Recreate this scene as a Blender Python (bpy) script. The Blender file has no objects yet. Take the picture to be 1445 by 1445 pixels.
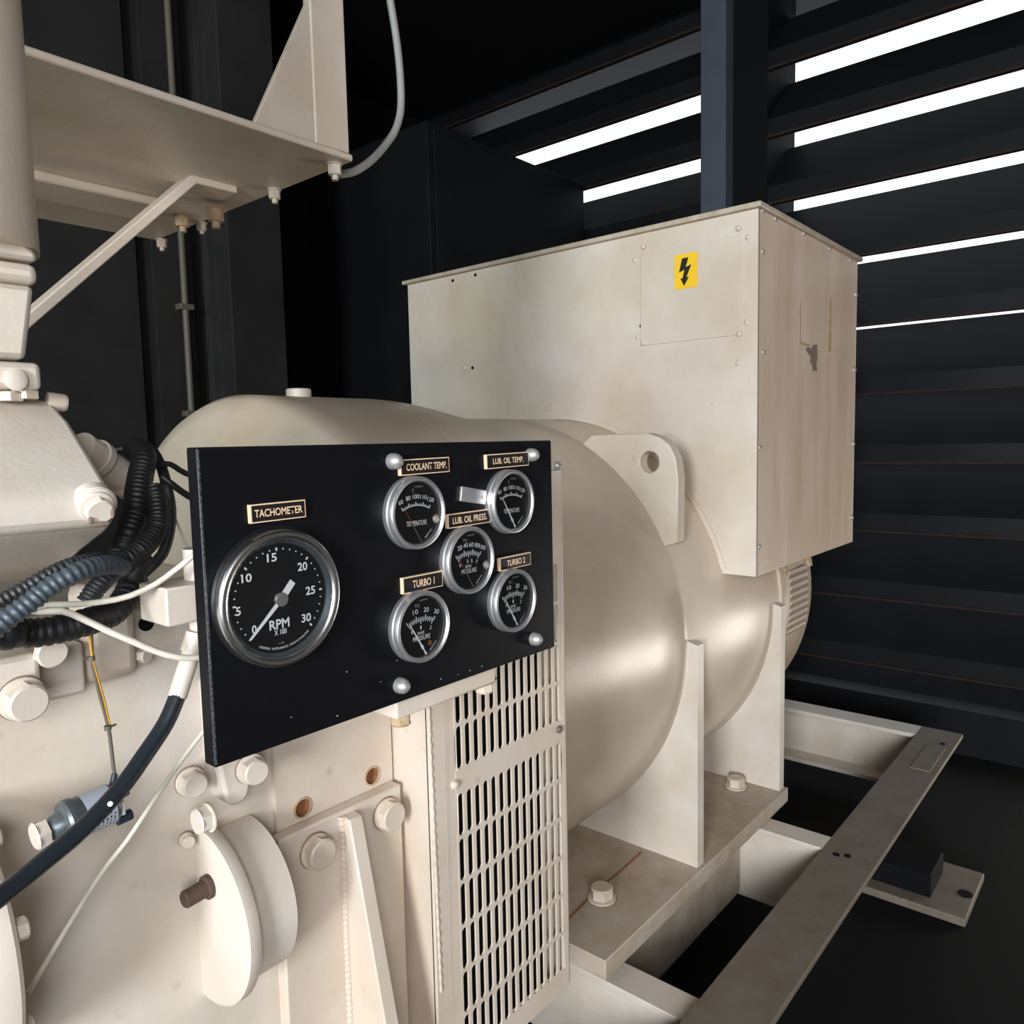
import bpy, bmesh, math, random
from mathutils import Vector, Matrix
random.seed(7)
pi = math.pi
scene = bpy.context.scene
COL = scene.collection

# ------------------------------------------------------------------ camera
# World: X = machine axis (engine -> alternator), Y = across the machine, Z = up. Camera at the origin.
F, CX = 1085.0, 722.5
RX = Vector((0.64551959, -0.0829204, 0.759229))
RY = Vector((-0.7634308, -0.04160257, 0.6445484))
RZ = Vector((-0.02186034, -0.99568742, -0.09015926))
cam_d = bpy.data.cameras.new('camera')
cam_d.sensor_width = 36.0
cam_d.lens = 36.0 * F / 1445.0
cam_d.clip_start = 0.01
cam_d.clip_end = 100
cam = bpy.data.objects.new('camera', cam_d)
COL.objects.link(cam)
cam.matrix_world = Matrix(((RX[0], -RX[1], -RX[2], 0), (RY[0], -RY[1], -RY[2], 0), (RZ[0], -RZ[1], -RZ[2], 0), (0, 0, 0, 1)))
scene.camera = cam

def P(px, py, axis, val):
    """point where the ray through a photo pixel meets the plane axis=val"""
    c = Vector(((px - CX) / F, (py - CX) / F, 1.0))
    w = Vector((RX.dot(c), RY.dot(c), RZ.dot(c)))
    return w * (val / w[axis])
def PY(px, py, y): return P(px, py, 1, y)

# ------------------------------------------------------------------ world, lights, exposure
scene.view_settings.view_transform = 'Standard'
scene.view_settings.look = 'None'
scene.view_settings.gamma = 1.0
scene.view_settings.use_curve_mapping = False
scene.view_settings.exposure = 0.22
world = bpy.data.worlds.new('overcast_sky')
scene.world = world
world.use_nodes = True
bg = world.node_tree.nodes['Background']
bg.inputs[0].default_value = (0.86, 0.93, 1.0, 1)
bg.inputs[1].default_value = 1.3
scene.cycles.max_bounces = 8
scene.cycles.diffuse_bounces = 5
scene.cycles.use_denoising = True
scene.cycles.sample_clamp_indirect = 4.0

FLOOR = -1.12
CEIL = 1.75
def area(name, loc, target, sx, sy, power, col):
    l = bpy.data.lights.new(name, 'AREA')
    l.shape = 'RECTANGLE'; l.size = sx; l.size_y = sy; l.energy = power; l.color = col
    o = bpy.data.objects.new(name, l); COL.objects.link(o)
    o.location = loc
    o.rotation_euler = (Vector(target) - Vector(loc)).to_track_quat('-Z', 'Y').to_euler()
    return o
# daylight entering by the rear door, the radiator vent and a low hatch beside the louvres
area('daylight_rear_door', (-3.12, -0.95, 0.22), (0, -0.30, 0.05), 0.66, 1.30, 165, (0.90, 0.96, 1.0))
area('side_fill', (-0.95, -1.30, 0.40), (0.3, 0.6, -0.05), 0.85, 0.9, 30, (0.95, 0.97, 1.0))  # fill light added out of view to brighten the near-facing sides
area('daylight_radiator_vent', (-3.10, 1.15, 0.85), (0.6, 1.15, 0.2), 0.9, 0.6, 30, (0.72, 1.0, 0.98))
area('daylight_end_hatch', (2.93, -0.40, -0.88), (1.12, 0.70, -0.45), 0.52, 0.38, 8, (1.0, 0.91, 0.80))

# ------------------------------------------------------------------ materials
def new_mat(name):
    m = bpy.data.materials.new(name); m.use_nodes = True
    return m, m.node_tree.nodes, m.node_tree.links, m.node_tree.nodes['Principled BSDF']
def plain(name, col, rough=0.5, metal=0.0, bump=0.0, bscale=300, vary=0.0, vscale=20, spec=0.5):
    m, N, L, b = new_mat(name)
    b.inputs['Base Color'].default_value = (*col, 1); b.inputs['Roughness'].default_value = rough
    b.inputs['Metallic'].default_value = metal; b.inputs['Specular IOR Level'].default_value = spec
    tc = N.new('ShaderNodeTexCoord')
    if vary > 0:
        n = N.new('ShaderNodeTexNoise'); n.inputs['Scale'].default_value = vscale; n.inputs['Detail'].default_value = 6
        L.new(tc.outputs['Object'], n.inputs['Vector'])
        mx = N.new('ShaderNodeMix'); mx.data_type = 'RGBA'
        mx.inputs[6].default_value = (*[c * (1 - vary) for c in col], 1); mx.inputs[7].default_value = (*[min(1, c * (1 + vary)) for c in col], 1)
        L.new(n.outputs['Fac'], mx.inputs[0]); L.new(mx.outputs[2], b.inputs['Base Color'])
    if bump > 0:
        n2 = N.new('ShaderNodeTexNoise'); n2.inputs['Scale'].default_value = bscale; n2.inputs['Detail'].default_value = 4
        L.new(tc.outputs['Object'], n2.inputs['Vector'])
        bp = N.new('ShaderNodeBump'); bp.inputs['Strength'].default_value = bump; bp.inputs['Distance'].default_value = 0.002
        L.new(n2.outputs['Fac'], bp.inputs['Height']); L.new(bp.outputs['Normal'], b.inputs['Normal'])
    return m
def paint(name, col, rough=0.42, grime=0.35, streak=False, bump=0.08, scale=9.0, specks=0.0):
    """old machine paint: soft blotches, faint grime, a few chips"""
    m, N, L, b = new_mat(name)
    b.inputs['Roughness'].default_value = rough
    tc = N.new('ShaderNodeTexCoord')
    mp = N.new('ShaderNodeMapping'); mp.inputs['Scale'].default_value = (1, 1, 0.18) if streak else (1, 1, 1)
    L.new(tc.outputs['Object'], mp.inputs['Vector'])
    n1 = N.new('ShaderNodeTexNoise'); n1.inputs['Scale'].default_value = scale; n1.inputs['Detail'].default_value = 8; n1.inputs['Roughness'].default_value = 0.6
    L.new(mp.outputs[0], n1.inputs['Vector'])
    r1 = N.new('ShaderNodeValToRGB'); r1.color_ramp.elements[0].position = 0.3; r1.color_ramp.elements[1].position = 0.72
    r1.color_ramp.elements[0].color = (*[c * (1 - grime * k) for c, k in zip(col, (0.45, 0.6, 0.85))], 1); r1.color_ramp.elements[1].color = (*col, 1)
    L.new(n1.outputs['Fac'], r1.inputs[0])
    out = r1.outputs[0]
    n2 = N.new('ShaderNodeTexNoise'); n2.inputs['Scale'].default_value = 38; n2.inputs['Detail'].default_value = 5
    L.new(tc.outputs['Object'], n2.inputs['Vector'])
    r2 = N.new('ShaderNodeValToRGB'); r2.color_ramp.elements[0].position = 0.66; r2.color_ramp.elements[1].position = 0.80
    L.new(n2.outputs['Fac'], r2.inputs[0])
    mu = N.new('ShaderNodeMath'); mu.operation = 'MULTIPLY'; mu.inputs[1].default_value = 0.35 + specks
    L.new(r2.outputs[0], mu.inputs[0])
    mx = N.new('ShaderNodeMix'); mx.data_type = 'RGBA'; mx.inputs[7].default_value = (col[0] * 0.42, col[1] * 0.30, col[2] * 0.2, 1)
    L.new(mu.outputs[0], mx.inputs[0]); L.new(out, mx.inputs[6]); L.new(mx.outputs[2], b.inputs['Base Color'])
    n3 = N.new('ShaderNodeTexNoise'); n3.inputs['Scale'].default_value = 220; n3.inputs['Detail'].default_value = 3
    L.new(tc.outputs['Object'], n3.inputs['Vector'])
    bp = N.new('ShaderNodeBump'); bp.inputs['Strength'].default_value = bump; bp.inputs['Distance'].default_value = 0.003
    L.new(n3.outputs['Fac'], bp.inputs['Height']); L.new(bp.outputs['Normal'], b.inputs['Normal'])
    ma = N.new('ShaderNodeMapRange'); ma.inputs['To Min'].default_value = rough - 0.06; ma.inputs['To Max'].default_value = rough + 0.1
    L.new(n1.outputs['Fac'], ma.inputs['Value']); L.new(ma.outputs[0], b.inputs['Roughness'])
    return m
CREAM = (0.65, 0.56, 0.485)
M = {}
M['cream'] = paint('cream_paint', CREAM)
M['box'] = paint('cream_sheet_paint', (0.67, 0.59, 0.53), rough=0.5, grime=0.48, scale=4)
M['boxside'] = paint('cream_streaked_paint', (0.72, 0.575, 0.475), rough=0.30, grime=0.45, streak=True, scale=11)
M['barrel'] = paint('cream_gloss_paint', (0.64, 0.53, 0.435), rough=0.29, grime=0.35, scale=5, bump=0.04)
M['engine'] = paint('engine_cream_paint', (0.67, 0.605, 0.545), rough=0.38, grime=0.34, bump=0.07)
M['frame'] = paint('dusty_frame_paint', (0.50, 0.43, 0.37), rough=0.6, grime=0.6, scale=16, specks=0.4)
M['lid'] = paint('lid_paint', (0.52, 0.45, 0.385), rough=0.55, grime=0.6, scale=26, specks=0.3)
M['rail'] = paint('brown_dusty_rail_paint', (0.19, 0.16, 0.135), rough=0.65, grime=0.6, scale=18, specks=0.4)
M['darkrust'] = plain('dark_rust', (0.075, 0.042, 0.03), 0.8, bump=0.5, vary=0.6, vscale=90)
M['rust'] = plain('rust', (0.20, 0.075, 0.025), 0.85, bump=0.5, vary=0.5, vscale=120)
M['ringbrown'] = plain('brown_ring', (0.24, 0.15, 0.095), 0.8, vary=0.6, vscale=150)
M['rusty_paint'] = paint('rusty_cream_paint', (0.55, 0.42, 0.30), rough=0.6, grime=0.8, scale=90, specks=0.5)
M['dark'] = plain('dark_wall_paint', (0.007, 0.007, 0.008), 0.6, bump=0.1, bscale=60, vary=0.45, vscale=9, spec=0.15)
M['nearwall'] = plain('light_grey_wall', (0.22, 0.205, 0.19), 0.7, vary=0.1)
M['darker'] = plain('flat_black', (0.004, 0.004, 0.005), 0.8, spec=0.15)
M['wallgrey'] = plain('grimy_grey_wall', (0.021, 0.019, 0.018), 0.8, bump=0.2, bscale=40, vary=0.6, vscale=7, spec=0.15)
M['blade'] = plain('louvre_dark_grey', (0.0085, 0.009, 0.0105), 0.5, vary=0.4, vscale=6, spec=0.15)
M['bladeedge'] = plain('louvre_rusty_edge', (0.030, 0.018, 0.014), 0.7, vary=0.5, vscale=30, spec=0.15)
M['post'] = plain('louvre_post_grey', (0.07, 0.08, 0.105), 0.45, vary=0.2, vscale=12)
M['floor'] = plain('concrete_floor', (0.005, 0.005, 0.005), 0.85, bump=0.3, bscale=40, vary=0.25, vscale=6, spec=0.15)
M['panelblack'] = plain('panel_black_enamel', (0.006, 0.006, 0.0075), 0.34, bump=0.03, bscale=500, spec=0.4)
m, N, L, b = new_mat('panel_black_scuffed')
b.inputs['Roughness'].default_value = 0.40; b.inputs['Specular IOR Level'].default_value = 0.09
tc_ = N.new('ShaderNodeTexCoord'); last = None
for k, (rot_, thr) in enumerate(((.6, .70), (-.7, .71), (1.3, .715))):
    mp_ = N.new('ShaderNodeMapping'); mp_.inputs['Rotation'].default_value = (0, rot_, 0); mp_.vector_type = 'TEXTURE'; mp_.inputs['Scale'].default_value = (1 / 1500, 1 / 1500, 1 / 110)
    n_ = N.new('ShaderNodeTexNoise'); n_.inputs['Scale'].default_value = 1.0; n_.inputs['Detail'].default_value = 2
    L.new(tc_.outputs['Object'], mp_.inputs[0]); L.new(mp_.outputs[0], n_.inputs['Vector'])
    mr = N.new('ShaderNodeMapRange'); mr.inputs['From Min'].default_value = thr; mr.inputs['From Max'].default_value = thr + .08
    L.new(n_.outputs['Fac'], mr.inputs['Value'])
    if last is None: last = mr.outputs[0]
    else:
        mxm = N.new('ShaderNodeMath'); mxm.operation = 'MAXIMUM'; L.new(last, mxm.inputs[0]); L.new(mr.outputs[0], mxm.inputs[1]); last = mxm.outputs[0]
mx_ = N.new('ShaderNodeMix'); mx_.data_type = 'RGBA'; mx_.inputs[6].default_value = (.0055, .0055, .0068, 1); mx_.inputs[7].default_value = (.026, .026, .029, 1)
L.new(last, mx_.inputs[0]); L.new(mx_.outputs[2], b.inputs['Base Color']); M['panelscuffed'] = m
M['chrome'] = plain('chrome_bezel', (0.70, 0.69, 0.68), 0.28, 1.0, bump=0.03, bscale=400)
M['aluminium'] = plain('brushed_aluminium', (0.72, 0.71, 0.72), 0.40, 0.9, bump=0.05, bscale=700)
M['dull_metal'] = plain('dull_zinc', (0.42, 0.41, 0.39), 0.5, 0.6, bump=0.1, bscale=600)
M['dial'] = plain('dial_black', (0.004, 0.004, 0.005), 0.6)
M['white'] = plain('dial_white', (0.95, 0.95, 0.95), 0.5)
M['greyprint'] = plain('dial_grey_print', (0.42, 0.43, 0.42), 0.6)
M['red'] = plain('needle_red', (0.30, 0.03, 0.03), 0.5)
M['darkneedle'] = plain('needle_dark', (0.12, 0.10, 0.08), 0.5)
M['tan'] = plain('label_tan_core', (0.80, 0.55, 0.36), 0.55)
M['labelblack'] = plain('label_black', (0.010, 0.008, 0.008), 0.4)
M['yellow'] = plain('sign_yellow', (0.85, 0.50, 0.012), 0.45, vary=0.05)
M['black'] = plain('sign_black', (0.006, 0.006, 0.006), 0.5)
M['hoseblack'] = plain('black_hose_plastic', (0.010, 0.010, 0.011), 0.5)
M['hoseblue'] = plain('grey_blue_hose_plastic', (0.058, 0.074, 0.090), 0.42)
M['hosegrey'] = plain('faded_black_hose_plastic', (0.028, 0.030, 0.032), 0.45)
M['rubber'] = plain('black_rubber_hose', (0.014, 0.018, 0.024), 0.36, bump=0.06, bscale=500)
M['cable'] = plain('off_white_cable', (0.62, 0.57, 0.48), 0.55, vary=0.25, vscale=80)
M['cablegrey'] = plain('grey_tube', (0.32, 0.31, 0.29), 0.5)
M['wiregrey'] = plain('wire_grey', (0.10, 0.085, 0.065), 0.55)
M['wireyellow'] = plain('wire_yellow', (0.55, 0.27, 0.02), 0.5)
M['sender'] = plain('sender_grey_metal', (0.13, 0.15, 0.16), 0.38, 0.5)
M['senderlabel'] = plain('sender_foil_label', (0.44, 0.47, 0.54), 0.45, 0.2)
M['connector'] = plain('blue_black_connector', (0.012, 0.020, 0.035), 0.45)
m, N, L, b = new_mat('worn_lit_black_edge')
b.inputs['Roughness'].default_value = 0.5
tc_ = N.new('ShaderNodeTexCoord'); n_ = N.new('ShaderNodeTexNoise'); n_.inputs['Scale'].default_value = 1500; n_.inputs['Detail'].default_value = 3
L.new(tc_.outputs['Object'], n_.inputs['Vector'])
cr = N.new('ShaderNodeValToRGB'); cr.color_ramp.elements[0].position = .46; cr.color_ramp.elements[1].position = .66
cr.color_ramp.elements[0].color = (.012, .013, .016, 1); cr.color_ramp.elements[1].color = (.13, .135, .15, 1)
L.new(n_.outputs['Fac'], cr.inputs[0]); L.new(cr.outputs[0], b.inputs['Base Color']); M['wornlitedge'] = m
M['scratch'] = plain('pale_scratch', (0.35, 0.36, 0.38), 0.6)
M['glue'] = plain('yellowed_glue', (0.46, 0.31, 0.18), 0.6, vary=0.4, vscale=60)
M['peel'] = plain('peeled_primer', (0.20, 0.145, 0.115), 0.7, vary=0.3, vscale=90)
m, N, L, b = new_mat('gauge_glass')
N.remove(b)
tr = N.new('ShaderNodeBsdfTransparent'); gl = N.new('ShaderNodeBsdfGlossy'); gl.inputs['Roughness'].default_value = 0.05
fr = N.new('ShaderNodeFresnel'); fr.inputs['IOR'].default_value = 1.35
mxs = N.new('ShaderNodeMixShader'); L.new(fr.outputs[0], mxs.inputs[0]); L.new(tr.outputs[0], mxs.inputs[1]); L.new(gl.outputs[0], mxs.inputs[2])
L.new(mxs.outputs[0], N['Material Output'].inputs['Surface'])
M['glass'] = m

# ------------------------------------------------------------------ mesh helpers
class MB:
    def __init__(s): s.v = []; s.f = []
    def add(s, verts, faces):
        n = len(s.v); s.v += [tuple(v) for v in verts]; s.f += [tuple(i + n for i in f) for f in faces]; return s
    def box(s, a, b):
        x0, y0, z0 = a; x1, y1, z1 = b
        x0, x1 = min(x0, x1), max(x0, x1); y0, y1 = min(y0, y1), max(y0, y1); z0, z1 = min(z0, z1), max(z0, z1)
        v = [(x0, y0, z0), (x1, y0, z0), (x1, y1, z0), (x0, y1, z0), (x0, y0, z1), (x1, y0, z1), (x1, y1, z1), (x0, y1, z1)]
        return s.add(v, [(3, 2, 1, 0), (4, 5, 6, 7), (0, 1, 5, 4), (1, 2, 6, 5), (2, 3, 7, 6), (3, 0, 4, 7)])
    def prism(s, pts, axis, a, b):
        """polygon (2D, in the two other axes in order) extruded along axis from a to b"""
        def mk(p, t):
            if axis == 0: return (t, p[0], p[1])
            if axis == 1: return (p[0], t, p[1])
            return (p[0], p[1], t)
        n = len(pts)
        v = [mk(p, a) for p in pts] + [mk(p, b) for p in pts]
        f = [tuple(range(n - 1, -1, -1)), tuple(range(n, 2 * n))] + [(i, (i + 1) % n, n + (i + 1) % n, n + i) for i in range(n)]
        return s.add(v, f)
    def lathe(s, prof, c, d, n=48, close=False, cap=True):
        """prof: (radius, offset along d) list"""
        d = Vector(d).normalized(); c = Vector(c)
        u = d.orthogonal().normalized(); w = d.cross(u)
        v = []; f = []
        for r, t in prof:
            for i in range(n):
                a = 2 * pi * i / n
                v.append(c + d * t + (u * math.cos(a) + w * math.sin(a)) * r)
        k = len(prof)
        for j in range(k - 1 if not close else k):
            j2 = (j + 1) % k
            for i in range(n):
                i2 = (i + 1) % n
                f.append((j * n + i, j * n + i2, j2 * n + i2, j2 * n + i))
        if cap and not close:
            f.append(tuple(range(n - 1, -1, -1))); f.append(tuple(range((k - 1) * n, k * n)))
        return s.add(v, f)
    def cyl(s, p0, p1, r, n=24):
        p0 = Vector(p0); p1 = Vector(p1)
        return s.lathe([(r, 0), (r, (p1 - p0).length)], p0, p1 - p0, n)
    def tube(s, path, r, n=14, rib=0.0, pitch=0.0035, step=None, flat=1.0):
        pts = smooth(path, step or (pitch / 4 if rib else 0.006))
        L = 0; prev = None; v = []; f = []
        up = None
        for i, p in enumerate(pts):
            t = (pts[min(i + 1, len(pts) - 1)] - pts[max(i - 1, 0)]).normalized()
            if up is None: up = t.orthogonal().normalized()
            up = (up - t * up.dot(t)).normalized(); w = t.cross(up)
            if prev is not None: L += (p - prev).length
            prev = p
            rr = r
            if rib: rr = r + rib * (1 if (L / pitch) % 1.0 < 0.55 else -1)
            for k in range(n):
                a = 2 * pi * k / n
                v.append(p + up * math.cos(a) * rr + w * math.sin(a) * rr * flat)
        m_ = len(pts)
        for j in range(m_ - 1):
            for k in range(n):
                k2 = (k + 1) % n
                f.append((j * n + k, j * n + k2, (j + 1) * n + k2, (j + 1) * n + k))
        f.append(tuple(range(n - 1, -1, -1))); f.append(tuple(range((m_ - 1) * n, m_ * n)))
        return s.add(v, f)
    def mesh(s, name, smooth_angle=35):
        me = bpy.data.meshes.new(name); me.from_pydata(s.v, [], s.f)
        bm = bmesh.new(); bm.from_mesh(me); bmesh.ops.recalc_face_normals(bm, faces=bm.faces); bm.to_mesh(me); bm.free()
        me.shade_smooth()
        if smooth_angle: me.set_sharp_from_angle(angle=math.radians(smooth_angle))
        return me
    def build(s, name, mat, parent=None, bevel=0.0, seg=2, smooth_angle=35):
        me = s.mesh(name, smooth_angle); me.materials.append(M[mat])
        return link(name, me, parent, bevel, seg)
def smooth(path, step):
    """Catmull-Rom through the points, resampled"""
    p = [Vector(q) for q in path]
    if len(p) == 2: p = [p[0], p[0].lerp(p[1], .5), p[1]]
    e = [p[0] * 2 - p[1]] + p + [p[-1] * 2 - p[-2]]
    out = []
    for i in range(1, len(e) - 2):
        n = max(2, int((e[i + 1] - e[i]).length / step))
        for k in range(n):
            t = k / n
            out.append(0.5 * ((2 * e[i]) + (-e[i - 1] + e[i + 1]) * t + (2 * e[i - 1] - 5 * e[i] + 4 * e[i + 1] - e[i + 2]) * t * t + (-e[i - 1] + 3 * e[i] - 3 * e[i + 1] + e[i + 2]) * t ** 3))
    out.append(p[-1]); return out
def link(name, me, parent=None, bevel=0.0, seg=2):
    o = bpy.data.objects.new(name, me); COL.objects.link(o)
    if parent is not None: put(o, parent)
    if bevel:
        md = o.modifiers.new('bevel', 'BEVEL'); md.width = bevel; md.segments = seg; md.limit_method = 'ANGLE'; md.angle_limit = math.radians(40)
        md.harden_normals = False
    return o
def wloc(o):
    v = Vector(o.location)
    return v if o.parent is None else v + wloc(o.parent)
def put(o, parent, loc=(0, 0, 0)):
    """child of parent with its origin at world position loc (no parent is ever rotated)"""
    o.parent = parent
    o.location = Vector(loc) - wloc(parent)
def thing(name, loc, label, cat, group=None):
    o = bpy.data.objects.new(name, None); COL.objects.link(o); o.location = loc
    o.empty_display_size = 0.05
    return tag(o, label, cat, group)
def tag(o, label, cat, group=None):
    o['label'] = label; o['category'] = cat
    if group: o['group'] = group
    return o
def struct(o): o['kind'] = 'structure'; return o
CACHE = {}
def shared(key, fn, mat):
    k = (key, mat)
    if k not in CACHE:
        me = fn().mesh(str(key[0])); me.materials.append(M[mat]); CACHE[k] = me
    return CACHE[k]
def hexbolt(af, h, wr=0.0, wh=0.0):
    mb = MB(); R = af / math.sqrt(3)
    if wr: mb.lathe([(wr, 0), (wr, wh * .8), (wr * .93, wh)], (0, 0, 0), (0, 0, 1), 28)
    z0 = wh
    ring = lambda r, z: [(r * math.cos(pi / 3 * i + .3), r * math.sin(pi / 3 * i + .3), z) for i in range(6)]
    n = 24
    # hex prism, chamfered top disc
    mb.prism([(x, y) for x, y, _ in ring(R, 0)], 2, 0, z0 + h * .86)
    mb.lathe([(R * .985, z0 + h * .855), (R * .86, z0 + h)], (0, 0, 0), (0, 0, 1), n)
    return mb
def bolt(parent, loc, d, af=0.019, h=0.008, wr=0.0, wh=0.0015, mat='cream', name='bolt', spin=0.0):
    if wr == 0.0: wh = 0.0
    me = shared((name, round(af, 4), round(h, 4), round(wr, 4)), lambda: hexbolt(af, h, wr, wh), mat)
    o = bpy.data.objects.new(name, me); COL.objects.link(o); put(o, parent, loc)
    q = Vector(d).normalized().to_track_quat('Z', 'Y')
    o.rotation_euler = (q @ Matrix.Rotation(spin, 3, 'Z').to_quaternion()).to_euler()
    if wr and name == 'bolt' and mat in ('cream', 'engine'): base_ring(o, wr)
    return o
def base_ring(o, wr):  # thin brown ring round the foot of the washer
    me = shared(('bolt_ring', round(wr, 4)), lambda: MB().lathe([(wr * .97, .0), (wr * 1.05, .0), (wr * 1.05, .0005), (wr * .97, .0005)], (0, 0, 0), (0, 0, 1), 28, close=True), 'ringbrown')
    c = bpy.data.objects.new('bolt_ring', me); COL.objects.link(c); c.parent = o
def pin(parent, loc, d, r, h, mat, name='screw', dome=True):
    def mk():
        p = [(r, -h * .3), (r, h * .3)] + ([(r * math.cos(a), h * .3 + h * .7 * math.sin(a)) for a in (0.4, 0.8, 1.2, 1.5)] if dome else [(r, h)])
        return MB().lathe(p, (0, 0, 0), (0, 0, 1), 20)
    me = shared((name, round(r, 5), round(h, 5), dome), mk, mat)
    o = bpy.data.objects.new(name, me); COL.objects.link(o); put(o, parent, loc)
    o.rotation_euler = Vector(d).normalized().to_track_quat('Z', 'Y').to_euler(); return o
def text(string, c, w, h, mat, parent, name='lettering', rot=0.0, depth=0.0002, arc=None, bold=0.0):
    """flat lettering facing -Y, fitted to w x h metres, centred at c"""
    cu = bpy.data.curves.new(name, 'FONT'); cu.body = string; cu.align_x = 'CENTER'; cu.align_y = 'CENTER'
    cu.extrude = 0.0; cu.offset = bold; cu.resolution_u = 3; cu.fill_mode = 'BOTH'
    t = bpy.data.objects.new('tmp', cu); COL.objects.link(t)
    dg = bpy.context.evaluated_depsgraph_get(); dg.update()
    me = bpy.data.meshes.new_from_object(t.evaluated_get(dg)); bpy.data.objects.remove(t)
    xs = [v.co.x for v in me.vertices]; ys = [v.co.y for v in me.vertices]
    x0, x1, y0, y1 = min(xs), max(xs), min(ys), max(ys)
    for v in me.vertices:
        x = ((v.co.x - x0) / (x1 - x0) - .5) * w; y = ((v.co.y - y0) / (y1 - y0) - .5) * h
        if arc:  # bend along a circle: (radius, centre angle), letters read counter-clockwise along the lower rim
            a = arc[1] + x / arc[0]; rr = arc[0] - y
            v.co = (c[0] + rr * math.cos(a), c[1], c[2] + rr * math.sin(a))
        else:
            v.co = (c[0] + x * math.cos(rot) - y * math.sin(rot), c[1], c[2] + x * math.sin(rot) + y * math.cos(rot))
    me.materials.clear(); me.materials.append(M[mat])
    return link(name, me, parent)

# ------------------------------------------------------------------ the room
XW = 3.0      # inner face of the louvre wall
YN = -1.35     # near side wall
XB = -3.2     # wall behind the engine
YF = 2.3      # far side wall
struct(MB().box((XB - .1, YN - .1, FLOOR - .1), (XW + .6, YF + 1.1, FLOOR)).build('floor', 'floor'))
struct(MB().box((XB - .1, YN - .1, CEIL), (XW + .6, YF + 1.1, CEIL + .1)).build('ceiling', 'dark'))
w = MB()  # wall behind: door opening
w.box((XB, YN, FLOOR), (XB + .06, -1.30, CEIL)); w.box((XB, -.60, FLOOR), (XB + .06, .65, CEIL)); w.box((XB, -1.30, .9), (XB + .06, -.60, CEIL)); w.box((XB, -1.30, FLOOR), (XB + .06, -.60, -.46))
w.box((XB, 1.65, FLOOR), (XB + .06, YF, CEIL)); w.box((XB, .65, FLOOR), (XB + .06, 1.65, .5)); w.box((XB, .65, 1.2), (XB + .06, 1.65, CEIL))   # high radiator vent
struct(w.build('wall_back', 'dark'))
w = MB()  # near side wall with an unseen opening added for the side fill light
w.box((XB, YN - .06, FLOOR), (-1.40, YN, CEIL)); w.box((-.50, YN - .06, FLOOR), (XW + .5, YN, CEIL)); w.box((-1.40, YN - .06, .85), (-.50, YN, CEIL)); w.box((-1.40, YN - .06, FLOOR), (-.50, YN, -.25));
struct(w.build('wall_near', 'nearwall'))
# far side wall: ribbed steel panels, a pilaster, and a deep unlit bay
w = MB()
x = XB
while x < 1.20:
    x1 = min(x + .43, 1.27)
    w.box((x, YF, FLOOR), (x1 - .05, YF + .06, CEIL))
    w.box((x1 - .05, YF + .03, FLOOR), (x1, YF + .06, CEIL))
    x = x1
wf = struct(w.build('wall_far', 'wallgrey'))
struct(MB().box((1.285, YF - .10, FLOOR), (1.475, YF + .9, CEIL)).build('trim_1', 'wallgrey', bevel=.004))
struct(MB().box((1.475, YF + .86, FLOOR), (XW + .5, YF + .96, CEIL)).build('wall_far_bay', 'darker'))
cab_t = thing('steel_cabinet', (2.45, 2.3, FLOOR), 'tall matt black steel cabinet standing behind the cream terminal box beside the louvres', 'cabinet')
cx0 = PY(606, 300, 2.05)[0]; cz = PY(780, 243, 2.05)[2]
MB().box((cx0, 2.05, FLOOR), (2.965, 2.75, cz)).build('body', 'dark', cab_t, bevel=.004)
MB().box((cx0 + .03, 2.044, FLOOR + .1), (2.95, 2.051, cz - .03)).build('door', 'dark', cab_t, bevel=.002)
# conduit on the far wall
c0 = P(262, 400, 1, YF - .03)
cond = thing('wall_conduit', (c0[0], YF - .02, FLOOR), 'thin grey vertical conduit clipped to the dark far wall', 'conduit')
MB().cyl((c0[0], YF - .02, FLOOR), (c0[0], YF - .02, CEIL - .01), .010, 12).build('pipe', 'wiregrey', cond)
for z in (-.4, .10, .42, .8):
    MB().box((c0[0] - .022, YF - .034, z), (c0[0] + .022, YF, z + .018)).build('clip', 'wiregrey', cond, bevel=.002)

# louvre end wall: every blade is a piece of its own
wl = bpy.data.objects.new('wall_end', None); COL.objects.link(wl); wl.location = (XW, 0, FLOOR); struct(wl)
def blade_mesh(y0, y1):
    t = .014
    pr = [(0, 0), (0, .062), (.205, .258), (.205 + t * .2, .258 - t), (t, .056), (t, 0)]
    mb = MB()
    n = len(pr)
    v = [(p[0], y0, p[1]) for p in pr] + [(p[0], y1, p[1]) for p in pr]
    f = [tuple(range(n - 1, -1, -1)), tuple(range(n, 2 * n))] + [(i, (i + 1) % n, n + (i + 1) % n, n + i) for i in range(n)]
    mb.add(v, f); return mb
YR0, YR1, YL0, YL1 = .02, 1.215, 1.485, 3.2
for sec, (ya, yb) in enumerate(((YR0, YR1), (YL0, YL1))):
    me = blade_mesh(ya, yb).mesh('louvre_blade'); me.materials.append(M['blade'])
    lip = MB().box((-.008, ya, -.008), (.016, yb, .0)).mesh('blade_lip'); lip.materials.append(M['bladeedge'])
    for k in range(-6, 6):
        z = .400 + .25 * k
        if z + .26 < FLOOR: continue
        o = bpy.data.objects.new('louvre_blade', me); COL.objects.link(o); put(o, wl, (XW, 0, z))
        o2 = bpy.data.objects.new('blade_lip', lip); COL.objects.link(o2); o2.parent = o
MB().box((XW - .07, 1.355, FLOOR), (XW + .02, 1.462, CEIL)).build('post', 'post', wl, bevel=.004)
MB().box((XW - .005, 1.215, FLOOR), (XW + .28, 1.356, CEIL)).build('post', 'darker', wl)
MB().box((XW, 1.45, FLOOR), (XW + .28, 1.486, CEIL)).build('post', 'darker', wl)
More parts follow.
